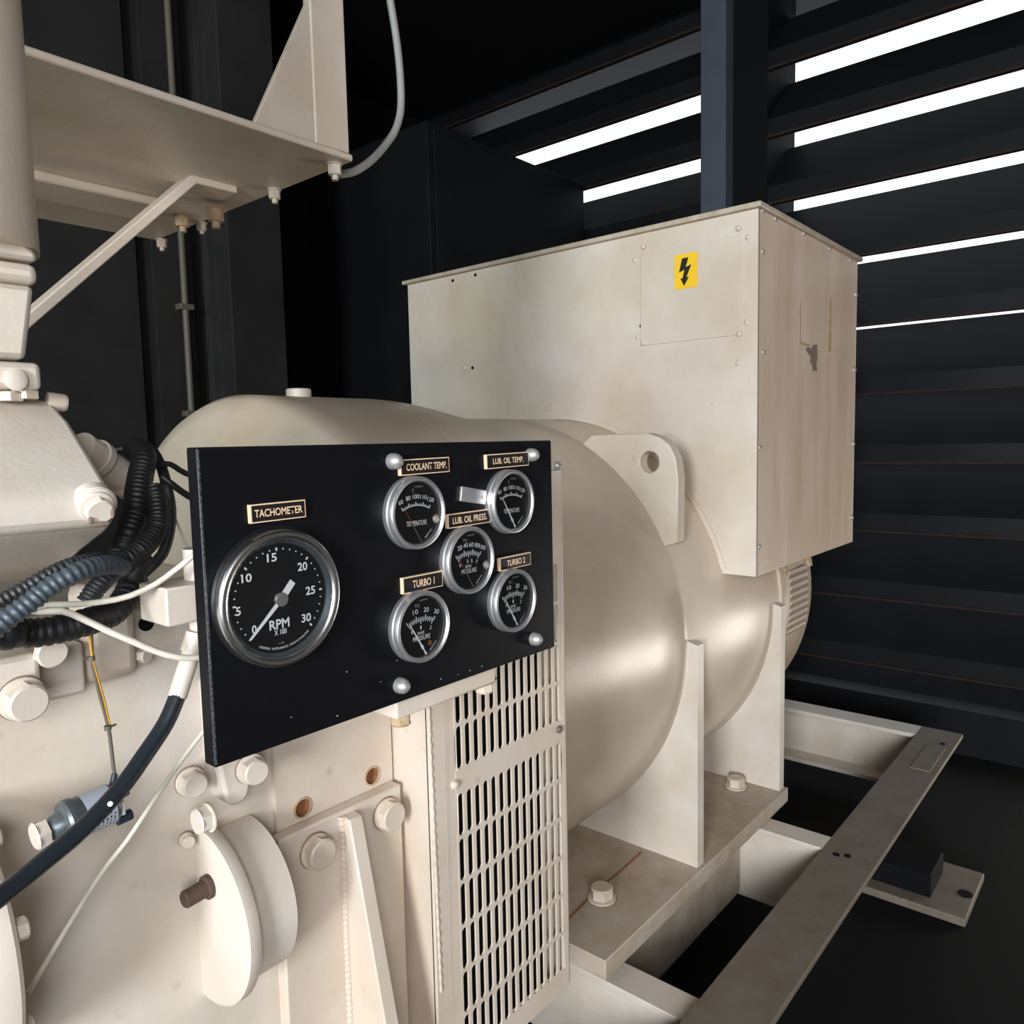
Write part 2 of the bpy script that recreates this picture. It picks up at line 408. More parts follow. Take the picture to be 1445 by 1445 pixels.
MB().box((XW - .02, .02, FLOOR), (XW + .1, YL1, FLOOR + .16)).build('sill', 'blade', wl)
MB().box((XW, YN, -.62), (XW + .08, .02, CEIL)).build('hatch_header', 'blade', wl)
MB().box((XW - .02, -.04, FLOOR), (XW + .28, .02, CEIL)).build('post', 'blade', wl)

# ------------------------------------------------------------------ alternator
YC, ZC, R0 = 1.135, -.40, .452
RB = .485
ZF = -.838            # top of the foot plate
alt = thing('alternator', (1.5, YC, ZF - .035), 'large cream cylindrical alternator with side gusset feet and a drilled lifting lug', 'alternator')
def sstep(a, b_, t):
    t = min(1, max(0, (t - a) / (b_ - a))); return t * t * (3 - 2 * t)
def drum_radius(th, x):
    """the crown stays full further along than the flanks; th = angle above the horizontal"""
    xe = .895 + .27 * sstep(25, 55, math.degrees(th)); xs_ = .74 + .16 * sstep(25, 55, math.degrees(th))
    return RB + (R0 - RB) * sstep(xs_, xe, x)
def shell(prof, n=144):
    """body of revolution about the machine axis; prof radius None takes drum_radius"""
    v = []; f = []
    for r_, x_ in prof:
        for k in range(n):
            a_ = 2 * pi * k / n; el = math.asin(math.sin(a_))
            rr_ = drum_radius(el, x_) if r_ is None else r_
            v.append((x_, YC - rr_ * math.cos(a_), ZC + rr_ * math.sin(a_)))
    for q_ in range(len(prof) - 1):
        for k in range(n):
            k2 = (k + 1) % n; f.append((q_ * n + k, q_ * n + k2, (q_ + 1) * n + k2, (q_ + 1) * n + k))
    f.append(tuple(range(n))); f.append(tuple(range((len(prof) - 1) * n, len(prof) * n)))
    return MB().add(v, f)
shell([(.30, .8803)] + [(None, .8805 + .02 * k) for k in range(16)] + [(R0, 1.20), (R0, 1.30), (R0 - .004, 1.312), (R0 - .004, 1.325), (R0, 1.335), (R0, 1.775), (R0 + .006, 1.78), (R0 + .006, 1.80), (.3, 1.805)]).build('barrel', 'barrel', alt, smooth_angle=50)
# lifting lugs (near one seen, far one behind)
def lug(sgn):
    out = []
    pts = [(.898, .012), (.768, .012), (.740, .003), (.720, -.012), (.707, -.038), (.702, -.075), (.704, -.198), (.722, -.205)]
    a0 = math.atan2(-.205 - ZC, -(.728 - YC)); a1 = math.atan2(.008 - ZC, -(.915 - YC))
    for k in range(13):
        a = a0 + (a1 - a0) * k / 12
        pts.append((YC - (R0 - .006) * math.cos(a), ZC + (R0 - .006) * math.sin(a)))
    hc = (.764, -.044); hr = .021
    hole = None
    return pts, hole, hc, hr
def plate_with_hole(pts, hc, hr, x0, x1):
    """bmesh plate in the YZ plane with a round hole, via triangle fill"""
    bm = bmesh.new(); loops = []
    for x in (x0,):
        vo = [bm.verts.new((x, y, z)) for y, z in pts]
        vh = [bm.verts.new((x, hc[0] + hr * math.cos(2 * pi * i / 28), hc[1] + hr * math.sin(2 * pi * i / 28))) for i in range(28)]
        es = [bm.edges.new((vo[i], vo[(i + 1) % len(vo)])) for i in range(len(vo))] + [bm.edges.new((vh[i], vh[(i + 1) % 28])) for i in range(28)]
        bmesh.ops.triangle_fill(bm, use_beauty=True, edges=es)
    r = bmesh.ops.extrude_face_region(bm, geom=list(bm.faces))
    bmesh.ops.translate(bm, vec=(x1 - x0, 0, 0), verts=[g for g in r['geom'] if isinstance(g, bmesh.types.BMVert)])
    bmesh.ops.recalc_face_normals(bm, faces=bm.faces)
    me = bpy.data.meshes.new('plate'); bm.to_mesh(me); bm.free()
    me.shade_smooth(); me.set_sharp_from_angle(angle=math.radians(35)); return me
pts, hole, hc, hr = lug(1)
for flip in (0, 1):
    pp = pts if not flip else [(2 * YC - y, z) for y, z in pts]
    me = plate_with_hole(pp, hc if not flip else (2 * YC - hc[0], hc[1]), hr, 1.315, 1.345); me.materials.append(M['cream'])
    link('lifting_lug', me, alt, bevel=.0025)
# gussets
def gusset(flip, xa, xb):
    yo = .664
    pts = [(yo, ZF), (yo, -.394), (.686, -.388)]
    for k in range(1, 17):
        a = -math.radians(78) * k / 16
        pts.append((YC - (R0 - .004) * math.cos(a), ZC + (R0 - .004) * math.sin(a)))
    pts.append((pts[-1][0], ZF))
    if flip: pts = [(2 * YC - y, z) for y, z in pts]
    MB().prism(pts, 0, xa, xb).build('gusset', 'engine', alt, bevel=.0015)
for fl in (0, 1):
    gusset(fl, 1.32, 1.346); gusset(fl, 1.74, 1.766)
    ya, yb = (.655, .955) if not fl else (2 * YC - .955, 2 * YC - .655)
    MB().box((.98, ya, ZF - .034), (1.772, yb, ZF)).build('foot_plate', 'frame', alt, bevel=.002)
for x, y in ((1.70, .755), (1.12, .755), (1.70, 1.515), (1.12, 1.515)):
    bolt(alt, (x, y, ZF), (0, 0, 1), .036, .02, .026, .004, 'cream', spin=.5)
r1, r2 = P(800, 1300, 2, ZF), P(905, 1203, 2, ZF)
MB().tube([r1, r1.lerp(r2, .4) + Vector((.006, .004, 0)), r1.lerp(r2, .7), r2], .0022, 8, rib=.0006, pitch=.011, flat=.5).build('rust_seam', 'rust', alt)
# vented end bracket
MB().lathe([(.30, 1.80), (.440, 1.803), (.446, 1.83), (.440, 2.03), (.425, 2.055), (.36, 2.065), (.0, 2.07)], (0, YC, ZC), (1, 0, 0), 96, cap=False).build('end_bracket', 'barrel', alt, smooth_angle=45)
vent = MB()
def onc(a, r): return (YC - r * math.cos(a), ZC + r * math.sin(a))
va, vb = math.radians(-12), math.radians(9)
v = []; f = []
for k in range(9):
    a = va + (vb - va) * k / 8
    for r in (.4468, .443):
        for x in (1.868, 1.985): v.append((x, *onc(a, r)))
for k in range(8):
    for (i, j) in ((0, 1), (1, 3), (3, 2), (2, 0)): f.append((4 * k + i, 4 * k + j, 4 * k + 4 + j, 4 * k + 4 + i))
MB().add(v, f).build('vent_opening', 'peel', alt)
for k in range(9):
    a = va + (vb - va) * (k + .1) / 8.8
    y, z = onc(a, .4445); y2, z2 = onc(a + .012, .4495); y3, z3 = onc(a + .026, .4470)
    n = [(1.865, y, z), (1.865, y2, z2), (1.865, y3, z3), (1.988, y, z), (1.988, y2, z2), (1.988, y3, z3)]
    MB().add(n, [(0, 1, 2), (5, 4, 3), (0, 3, 4, 1), (1, 4, 5, 2), (2, 5, 3, 0)]).build('vent_slat', 'barrel', alt)
# straps and rod of the vent cover
for x in (1.845, 2.012):
    cl = MB()
    v = []
    for k in range(8):
        a0 = math.radians(8 + k * 2.0)
        for xx, rr in ((x - .010, .4495), (x + .010, .4495), (x + .010, .44), (x - .010, .44)): v.append((xx, *onc(a0, rr)))
    f = [(3, 2, 1, 0), (28, 29, 30, 31)] + [(4 * k + i, 4 * k + (i + 1) % 4, 4 * k + 4 + (i + 1) % 4, 4 * k + 4 + i) for k in range(7) for i in range(4)]
    cl.add(v, f).build('cover_strap', 'rusty_paint', alt)
MB().tube([(1.845, *onc(math.radians(20), .452)), (2.012, *onc(math.radians(20), .452))], .0018, 8).build('hinge_rod', 'peel', alt)

# ------------------------------------------------------------------ bell housing between engine and alternator
bell = thing('bell_housing', (.85, YC, ZC - .49), 'smooth cream drum-shaped bell housing behind the gauge panel with a short filler stub on top', 'housing')
shell([(.15, .636), (.40, .640), (.455, .644), (.476, .651), (RB, .666)] + [(None, .70 + .0199 * k) for k in range(10)] + [(.30, .8797)]).build('drum', 'barrel', bell, smooth_angle=60)
sp = P(458, 552, 2, ZC + RB - .004)
sx = min(max(sp[0], .78), .93)
MB().lathe([(.021, -.01), (.021, .012), (.0195, .014), (.0165, .014), (.0165, .004), (0, .004)], (sx, YC, ZC + RB), (0, 0, 1), 32, cap=False).build('filler_stub', 'engine', bell)

# ------------------------------------------------------------------ terminal box
X0, X1, YB0, YB1, ZB0, ZB1 = 1.499, 2.137, .625, 1.638, -.284, .445
tb = thing('terminal_box', (X0, YC, ZC + R0), 'big cream sheet-steel terminal box with yellow high-voltage sign sitting astride the alternator', 'terminal box')
def endplate(xa, xb, mat):
    pts = [(YB0, ZB1), (YB0, ZB0), (.703, ZB0)]
    a0 = math.atan2(ZB0 - ZC, -(.705 - YC))
    for k in range(25):
        a = a0 + (pi - 2 * a0) * k / 24
        pts.append((YC - (R0 + .001) * math.cos(a), ZC + (R0 + .001) * math.sin(a)))
    pts += [(2 * YC - .703, ZB0), (YB1, ZB0), (YB1, ZB1)]
    MB().prism(pts, 0, xa, xb).build('end_plate', mat, tb, bevel=.0012)
endplate(X0, X0 + .004, 'box'); endplate(X1 - .004, X1, 'box')
# arch trim under the end plate
tr = MB(); v = []; f = []
for k in range(41):
    a = math.radians(16 + 148 * k / 40)
    for (x, r) in ((X0 - .003, R0 + .001), (X0 - .003, R0 + .012), (X0 + .006, R0 + .012), (X0 + .006, R0 + .001)):
        v.append((x, YC - r * math.cos(a), ZC + r * math.sin(a)))
for k in range(40):
    for i in range(4): f.append((4 * k + i, 4 * k + (i + 1) % 4, 4 * k + 4 + (i + 1) % 4, 4 * k + 4 + i))
tr.add(v, f).build('arch_trim', 'box', tb)
MB().box((X0 + .004, YB0, ZB0), (X1 - .004, YB0 + .004, ZB1)).build('side_panel', 'boxside', tb, bevel=.001)
MB().box((X0 + .004, YB1 - .004, ZB0), (X1 - .004, YB1, ZB1)).build('side_panel', 'boxside', tb, bevel=.001)
MB().box((X0 - .012, YB0 - .010, ZB1), (X1 + .012, YB1 + .012, ZB1 + .011)).build('lid', 'lid', tb, bevel=.003)
# inspection cover with its screws
def PX(px, py, x=X0): return P(px, py, 0, x)
c1 = PX(904, 352); c2 = PX(1046, 474)
MB().box((X0 - .003, c1[1], c2[2] + .002), (X0 + .001, c2[1], c1[2] - .012)).build('inspection_cover', 'box', tb, bevel=.0012)
for p in ((1042, 322), (1043, 471), (908, 348), (907, 484)): pin(tb, PX(*p, X0 - .003), (-1, 0, 0), .0055, .004, 'box')
for p in ((1056, 335), (1054, 455), (896, 367), (900, 476), (1042, 512), (656, 519)): pin(tb, PX(*p), (-1, 0, 0), .006, .004, 'box')
bolt(tb, PX(775, 575), (-1, 0, 0), .016, .006, mat='box'); bolt(tb, PX(944, 617), (-1, 0, 0), .016, .006, mat='box')
for p in ((639, 396), (671, 388), (905, 460), (667, 519)):
    pin(tb, PX(*p), (-1, 0, 0), .0042, .0012, 'darker', 'screw_hole', False)
# side screws
for p in ((1076, 355), (1077, 497), (1072, 632), (1071, 772), (1076, 297)): pin(tb, P(*p, 1, YB0), (0, -1, 0), .0055, .004, 'dull_metal')
for p in ((1094, 309), (1134, 330), (1170, 351), (1200, 368)): pin(tb, P(*p, 1, YB0), (0, -1, 0), .0055, .004, 'dull_metal')
for p in ((1207, 416), (1205, 522), (1203, 626), (1201, 730)): pin(tb, P(*p, 1, YB0), (0, -1, 0), .007, .006, 'dull_metal')
# high-voltage sign
s1 = PX(952, 361, X0 - .004); s2 = PX(984, 404, X0 - .004)
yl, yr = s1[1], s2[1]; zt, zb = s1[2] + .0, s2[2]
sign = MB().box((X0 - .0045, yr, zb), (X0 - .003, yl, zt)).build('warning_sign', 'yellow', tb)
H = zt - zb; W_ = yl - yr
bz = [(.62, .12), (.34, .12), (.20, .52), (.44, .46), (.36, .70), (.26, .70), (.43, .93), (.64, .68), (.53, .69), (.75, .33), (.50, .39)]
MB().prism([(yl - W_ * u, zt - H * v_) for u, v_ in bz], 0, X0 - .0050, X0 - .0040).build('lightning_bolt', 'black', sign)
# scars on the side panel where a plate was torn off
def scar(poly, mat):
    q = [P(x, y, 1, YB0 - .0004) for x, y in poly]
    MB().prism([(a[0], a[2]) for a in q], 1, YB0 - .0006, YB0 + .001).build('glue_residue', mat, tb)
scar([(1170, 428), (1173, 420), (1173, 495), (1168, 497)], 'glue')
scar([(1128, 435), (1130, 415), (1130, 482), (1143, 486), (1141, 490), (1128, 485)], 'glue')
scar([(1137, 492), (1141, 490), (1144, 492), (1148, 487), (1153, 486), (1153.5, 505), (1152, 515), (1153, 524), (1149, 523), (1147, 525), (1146, 516), (1143, 510), (1144, 503), (1140, 499)], 'peel')
MB().box((X0 + .0035, YB0 - .0004, ZB0), (X0 + .0065, YB0 + .002, ZB1)).build('corner_seam', 'peel', tb)

# ------------------------------------------------------------------ base frame
ZR = -.872; ZRB = -1.045
bf = thing('base_frame', (1.9, .46, FLOOR), 'dusty welded steel base frame of flanged beams under the alternator', 'base frame')
def ibeam(x0, x1, y0, y1, z0, z1, web, axis):
    mb = MB(); t = .012
    mb.box((x0, y0, z1 - t), (x1, y1, z1)); mb.box((x0, y0, z0), (x1, y1, z0 + t))
    if axis == 'x': mb.box((x0, web - .005, z0 + t * .5), (x1, web + .005, z1 - t * .5))
    else: mb.box((web - .005, y0, z0 + t * .5), (web + .005, y1, z1 - t * .5))
    return mb
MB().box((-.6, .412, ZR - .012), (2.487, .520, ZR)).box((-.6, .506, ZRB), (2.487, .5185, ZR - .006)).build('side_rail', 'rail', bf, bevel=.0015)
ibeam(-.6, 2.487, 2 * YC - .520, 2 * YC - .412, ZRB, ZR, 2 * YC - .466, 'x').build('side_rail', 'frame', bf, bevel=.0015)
ibeam(2.405, 2.487, .512, 2 * YC - .512, ZRB, ZR - .0005, 2.480, 'y').build('end_beam', 'engine', bf, bevel=.0015)
ibeam(1.605, 1.665, .512, 2 * YC - .512, ZRB, ZR - .0005, 1.612, 'y').build('cross_beam', 'engine', bf, bevel=.0015)
ibeam(1.00, 1.06, .512, 2 * YC - .512, ZRB, ZR - .018, 1.007, 'y').build('cross_beam', 'engine', bf, bevel=.0015)
for fl in (0, 1):
    ya, yb = (.70, .80) if not fl else (2 * YC - .80, 2 * YC - .70)
    MB().box((1.07, ya, ZRB + .01), (1.60, yb, ZR - .001)).build('bearer_rail', 'frame', bf, bevel=.002)
q1 = P(1305, 1068, 2, ZR); q2 = P(1322, 1100, 2, ZR)
MB().box((q1[0] - .10, .428, ZR - .002), (q1[0] + .09, .475, ZR + .0035)).build('rating_plate', 'rail', bf, bevel=.001)
for p in ((1180, 1206), (1196, 1208), (1330, 1050)):
    q = P(*p, 2, ZR); pin(bf, (q[0], q[1], ZR), (0, 0, 1), .007, .0012, 'darker', 'bolt_hole', False)
for x in (2.02, .2):
    MB().box((x - .11, .30, FLOOR), (x + .13, .60, FLOOR + .02)).build('mounting_foot', 'rail', bf, bevel=.003)
    MB().box((x - .07, .38, FLOOR + .02), (x + .07, .55, ZRB)).build('mount_block', 'darker', bf, bevel=.004)
    pin(bf, (x, .32, FLOOR + .02), (0, 0, 1), .016, .002, 'darker', 'bolt_hole', False)

# ------------------------------------------------------------------ coupling guard with slotted sheet
GY = .56
gx0, gx1, gzt, gzb = .520, .752, -.035, -.70
gd = thing('coupling_guard', (.64, .6, gzb), 'cream coupling guard of slotted sheet metal below the black gauge panel', 'guard')
slots = MB()
pw, phh = .01335, .0500
cols = 14
sxs = .5635 - pw / 2
def slotcell(xa, xb, za, zb):
    """sheet cell with a stadium hole"""
    cx_, cz_ = (xa + xb) / 2, (za + zb) / 2; r = .0042; hl = .0235 - r
    hole = [(cx_ + r * math.cos(a), cz_ + hl + r * math.sin(a)) for a in [pi * k / 5 for k in range(6)]] + [(cx_ + r * math.cos(a), cz_ - hl + r * math.sin(a)) for a in [pi + pi * k / 5 for k in range(6)]]
    outer = []
    for k in range(6):
        t = k / 5; outer.append((xb + (xa - xb) * t, zb) if 0 < k < 5 else ((xb, zb) if k == 0 else (xa, zb)))
    for k in range(6):
        t = k / 5; outer.append((xa + (xb - xa) * t, za))
    n = 12
    v = [(x_, GY, z_) for x_, z_ in outer] + [(x_, GY, z_) for x_, z_ in hole]
    slots.add(v, [(i, (i + 1) % n, n + (i + 1) % n, n + i) for i in range(n)])
secA = [(-.1465 - .05 * k - .05, -.1465 - .05 * k) for k in range(4)]                 # rows -.1465 .. -.3465
secB = [(-.3705 - .0505 * k - .0505, -.3705 - .0505 * k) for k in range(6)]
for za, zb in secA + secB:
    for c in range(cols): slotcell(sxs + pw * c, sxs + pw * (c + 1), za, zb)
xr = sxs + pw * cols
def strip(xa, xb, za, zb): slots.add([(xa, GY, za), (xb, GY, za), (xb, GY, zb), (xa, GY, zb)], [(0, 1, 2, 3)])
strip(.541, sxs, gzb, gzt); strip(xr, gx1, gzb, gzt)
strip(sxs, xr, -.1465, gzt); strip(sxs, xr, secB[0][1], secA[-1][0]); strip(sxs, xr, gzb, secB[-1][0])
bmm = bmesh.new(); me = bpy.data.meshes.new('slotted_sheet'); me.from_pydata(slots.v, [], slots.f); bmm.from_mesh(me)
bmesh.ops.remove_doubles(bmm, verts=bmm.verts, dist=.00005); bmesh.ops.recalc_face_normals(bmm, faces=bmm.faces); bmm.to_mesh(me); bmm.free(); me.materials.append(M['cream'])
so = link('slotted_sheet', me, gd); md = so.modifiers.new('thick', 'SOLIDIFY'); md.thickness = .0022; md.offset = 0
MB().box((gx0, GY + .001, gzb), (gx0 + .005, .625, gzt)).build('side_flange', 'cream', gd, bevel=.001)
MB().box((gx0, GY - .001, gzb), (.543, GY + .005, gzt)).build('front_flange', 'cream', gd, bevel=.0015)
MB().box((gx1 - .010, GY + .001, gzb), (gx1 + .006, GY + .05, gzt)).build('side_flange', 'cream', gd, bevel=.002)
MB().box((gx0, GY, gzt - .004), (gx1 + .006, GY + .05, gzt)).build('top_flange', 'cream', gd, bevel=.001)
MB().tube([PY(604 + .045 * (y - 985), y, GY - .001) for y in (985, 1080, 1180, 1300, 1400)], .0016, 8, rib=.0004, pitch=.012, step=.003).build('weld_bead', 'cream', gd)
MB().box((gx0 + .006, GY + .028, gzb), (gx1 - .012, GY + .031, gzt - .005)).build('slot_shade_sheet', 'darker', gd)  # black sheet added behind the slots, standing for the shade inside the guard
for p, mt in (((641, 1107), 'cream'), ((788, 1029), 'darkneedle'), ((786, 657), 'dull_metal')):
    pin(gd, PY(*p, GY - .001), (0, -1, 0), .0048, .005, mt)

# ------------------------------------------------------------------ engine flywheel housing face
EY = .62
eng = thing('engine_housing', (.2, .75, -.85), 'cream engine flywheel housing wall with bolted cover below the gauge panel', 'engine')
MB().box((-.6, EY, -.85), (.518, .66, -.125)).build('side_wall', 'engine', eng, bevel=.004)
MB().box((-.6, .66, -.85), (.63, 1.6, -.20)).build('crankcase', 'engine', eng, bevel=.01)
# flat machined pad with the two rusty tapped holes
a = PY(392, 1300, EY - .006); bq = PY(550, 1000, EY - .006)
xp = PY(385, 1150, EY)[0]
bm = bmesh.new(); es = []
vo = [bm.verts.new((x_, EY - .006, z_)) for x_, z_ in ((xp, -.85), (.517, -.85), (.517, -.19), (xp, -.19))]
es += [bm.edges.new((vo[i], vo[(i + 1) % 4])) for i in range(4)]
for p in ((427, 1140), (525, 1095)):
    q = PY(*p, EY - .006)
    vh = [bm.verts.new((q[0] + .0088 * math.cos(2 * pi * i / 24), EY - .006, q[2] + .0088 * math.sin(2 * pi * i / 24))) for i in range(24)]
    es += [bm.edges.new((vh[i], vh[(i + 1) % 24])) for i in range(24)]
bmesh.ops.triangle_fill(bm, use_beauty=True, edges=es)
rg = bmesh.ops.extrude_face_region(bm, geom=list(bm.faces))
bmesh.ops.translate(bm, vec=(0, .0062, 0), verts=[g_ for g_ in rg['geom'] if isinstance(g_, bmesh.types.BMVert)])
bmesh.ops.recalc_face_normals(bm, faces=bm.faces)
me = bpy.data.meshes.new('machined_pad'); bm.to_mesh(me); bm.free(); me.materials.append(M['cream']); link('machined_pad', me, eng)
for p in ((427, 1140), (525, 1095)):
    q = PY(*p, EY - .006)
    MB().lathe([(.0087, .0055), (.0078, .0030), (.0070, .0012), (0, .0010)], (q[0], EY, q[2]), (0, -1, 0), 24, cap=False).build('tapped_hole', 'rust', eng)
    MB().lathe([(.0105, 0), (.0105, .0006), (.0085, .0008), (.0085, 0)], (q[0], EY - .0062, q[2]), (0, -1, 0), 24, close=True).build('hole_rim', 'rusty_paint', eng)
# pipe flange facing the rear of the engine, flaring into the wall
q = P(285, 1292, 0, .300)
FY, FZ = q[1] + .004, q[2]
MB().lathe([(.0, .300), (.074, .300), (.0775, .302), (.0775, .311), (.0755, .3135), (.070, .316), (.068, .322), (.068, .352), (0, .353)], (0, FY, FZ), (1, 0, 0), 72, cap=False).build('pipe_flange', 'engine', eng, smooth_angle=40)
# the boss carrying the panel bracket bolt
b0 = PY(336, 1118, EY - .026); br_ = .0115
MB().prism([(b0[0] + br_ * math.cos(a_), b0[2] + br_ * math.sin(a_)) for a_ in [pi + pi * k / 10 for k in range(11)]] + [(b0[0] + .022, b0[2] + .03), (b0[0] + .022, b0[2] + .10), (b0[0] - .016, b0[2] + .10), (b0[0] - .016, b0[2] + .03)], 1, EY - .026, EY + .002).build('bolt_boss', 'engine', eng, bevel=.003)
for p, y, s in (((268, 1102), EY - .008, .018), ((353, 1084), EY - .028, .019), ((262, 1184), EY - .004, .009)):
    bolt(eng, PY(*p, y), (-.12, -1, 0), s, s * .62, s * .68, .003, 'engine')
bolt(eng, P(296, 1153, 0, .300), (-1, 0, 0), .019, .010, .012, .002, 'engine', spin=.3)
MB().lathe([(.010, -.004), (.010, .004), (.0072, .005), (.0072, .022), (.006, .0235)], P(296, 1250, 0, .300), (-1, -.05, -.05), 20).build('drain_tap', 'darkrust', eng)
# mounting blocks at the rear
def ybox(x0, y0, x1, y1, Yf, Yb, name, mat, parent, bevel=.003):
    a = PY(x0, y0, Yf); c = PY(x1, y1, Yf)
    return MB().box((a[0], Yf, c[2]), (c[0], Yb, a[2])).build(name, mat, parent, bevel=bevel)
a = PY(62, 990, .572)
MB().box((-.3, .572, a[2]), (a[0], .66, PY(62, 918, .572)[2])).build('side_block', 'engine', eng, bevel=.004)
a = PY(124, 985, .600)
MB().box((-.3, .600, a[2] + .004), (a[0], .66, PY(124, 905, .6)[2])).build('side_block', 'engine', eng, bevel=.003)
a = PY(196, 880, .600); c = PY(196, 965, .600)
MB().box((PY(124, 930, .600)[0] + .001, .602, c[2] + .006), (a[0], .64, -.10)).build('side_block', 'cream', eng, bevel=.008)
bolt(eng, PY(30, 985, .570), (.05, -1, -.1), .022, .011, .0145, .003, 'engine', spin=.2)
bolt(eng, PY(68, 918, .573), (.05, -1, -.1), .018, .008, 0, 0, 'engine')
pin(eng, PY(206, 880, .6195), (0, -1, 0), .006, .001, 'darker', 'bolt_hole', False)
bolt(eng, PY(197, 925, .61), (.4, -1, 0), .010, .008, 0, 0, 'engine')

# ------------------------------------------------------------------ engine mounting bracket
BYF = .598
br = thing('mounting_bracket', (.46, .6, -.85), 'cream welded mounting bracket with tapering rib and two big hex bolts', 'bracket')
xa = PY(394, 1185, BYF)[0]; xb = PY(566, 1108, BYF)[0]; zt = PY(480, 1146, BYF)[2]
MB().box((xa, BYF, -.80), (xb, EY - .007, zt)).build('plate', 'cream', br, bevel=.002)
rx = PY(482, 1150, BYF)[0]
rp = [(BYF + .002, zt - .004), (BYF - .012, zt - .006), (BYF - .07, -.62), (BYF - .07, -.80), (BYF + .002, -.80)]
MB().prism(rp, 0, rx, rx + .016).build('rib', 'cream', br, bevel=.0015)
MB().tube([(rx - .001, BYF - .001, z_) for z_ in (zt - .004, zt - .05, zt - .12, zt - .25)], .003, 8, rib=.0006, pitch=.006).build('weld_bead', 'cream', br)
for p in ((445, 1200), (545, 1148)):
    bolt(br, PY(*p, BYF - .001), (0, -1, 0), .026, .011, .0165, .003, 'cream', spin=.25)
chip = PY(396, 1198, BYF)
MB().box((xa - .0006, BYF + .0025, chip[2] - .006), (xa + .001, BYF + .009, chip[2] + .006)).build('paint_chip', 'peel', br)

# ------------------------------------------------------------------ gauge panel
PYF = .444
pl, pr, pt, pb = .2315, .583, .0012, -.1988
gp = thing('gauge_panel', ((pl + pr) / 2, PYF, pb), 'flat black instrument panel with tachometer, five small chrome gauges and name labels', 'gauge panel')
MB().box((pl, PYF, pb), (pr, PYF + .0135, pt)).build('plate', 'panelscuffed', gp, bevel=.0014)
MB().box((pl - .0001, PYF - .0002, pb + .002), (pl + .0016, PYF + .0010, pt - .001)).build('worn_lit_edge', 'wornlitedge', gp, bevel=.0003)  # pale strip: edge wear, with the lit line of the edge painted in
# brackets that carry it from the engine
za = PY(600, 985, .46)[2]
MB().box((.392, PYF + .014, pb - .020), (.512, PYF + .085, pb - .0005)).build('mounting_bar', 'cream', gp, bevel=.002)
MB().box((.398, PYF + .080, pb - .020), (.425, EY - .0065, pb - .004)).build('mounting_bar', 'cream', gp, bevel=.002)
for p in ((565, 1008), (683, 967)):
    q = PY(*p, .475)
    bolt(gp, (q[0], .475, pb - .0195), (0, 0, -1), .015, .010, .0115, .003, 'rusty_paint' if p[0] < 600 else 'cream')
# dome nuts
for p in ((558, 651), (752, 642), (568, 968), (757, 902)):
    q = PY(*p, PYF - .004)
    pin(gp, (q[0], PYF, q[2]), (0, -1, 0), .0062, .0105, 'dull_metal', 'dome_nut')

# worn chips on the panel edges
for (x, y) in ((489, 948), (560, 932), (578, 926), (537, 962), (680, 940), (663, 946), (646, 952), (622, 958), (309, 838), (476, 1010), (411, 1012)):
    q = PY(x, y, PYF); s = random.uniform(.0004, .0009)
    MB().box((q[0] - s, PYF - .0002, q[2] - s * .6), (q[0] + s, PYF + .001, q[2] + s * .6)).build('paint_chip', 'scratch', gp)

def nameplate(px4, txt, tw=.8, th=.45, shift=0.0):
    t = .0032
    q = [PY(x, y, PYF - t) for x, y in px4]
    c = sum(q, Vector()) / 4
    w = ((q[1] - q[0]).length + (q[2] - q[3]).length) / 2; h = ((q[0] - q[3]).length + (q[1] - q[2]).length) / 2
    ang = math.atan2(q[1][2] - q[0][2] + q[2][2] - q[3][2], q[1][0] - q[0][0] + q[2][0] - q[3][0])
    R_ = Matrix.Rotation(-ang, 3, 'Y')
    def rect(w_, h_, y0, y1): return MB().box((-w_ / 2, y0 - c[1], -h_ / 2), (w_ / 2, y1 - c[1], h_ / 2))
    def place(mb):
        mb.v = [tuple(c + R_ @ Vector(v_)) for v_ in mb.v]; return mb
    o = place(rect(w, h, PYF - t, PYF)).build('nameplate', 'tan', gp, bevel=.0002)
    face = place(rect(w - .0022, h - .0016, PYF - t - .0003, PYF - t + .0005)).build('label_face', 'labelblack', o)
    text(txt, (c[0] + shift, PYF - t - .00045, c[2]), w * tw, h * th, 'tan', o, rot=ang, bold=.012)
    return o
nameplate(((352, 713), (431, 704.5), (432, 730), (354, 739)), 'TACHOMETER', .86, .42)
nameplate(((565, 649), (634, 644.5), (634.5, 666), (565, 671.5)), 'COOLANT TEMP.', .82, .44, .001)
nameplate(((686, 642), (746, 637), (746, 657), (687, 662)), 'LUB. OIL TEMP.', .72, .40)
nameplate(((632, 726), (692, 718), (692, 737), (632, 746.5)), 'LUB. OIL PRESS.', .80, .46)
nameplate(((705, 788), (749, 779), (749.5, 796.5), (706, 806.5)), 'TURBO 2', .58, .46)
nameplate(((568, 816), (625, 805), (625, 827), (569, 839)), 'TURBO 1', .54, .46)
# embossed metal tag, askew
q = [PY(x, y, PYF - .002) for x, y in ((640, 684), (696, 693.5), (695, 714), (638, 706))]
c = sum(q, Vector()) / 4; ang = math.atan2(q[1][2] - q[0][2], q[1][0] - q[0][0])
mb = MB().box((-.0155, -.0012, -.0062), (.0155, .0016, .0062))
mb.v = [tuple(Vector((c[0], PYF - .0016, c[2])) + Matrix.Rotation(-ang, 3, 'Y') @ Vector(v_)) for v_ in mb.v]
tg = mb.build('metal_tag', 'aluminium', gp, bevel=.0005); tg['label'] = 'bare aluminium tag with stamped characters, fixed askew'
text('20 PSI=1.4 BAR', (c[0], PYF - .00295, c[2]), .024, .0036, 'dull_metal', tg, rot=ang)

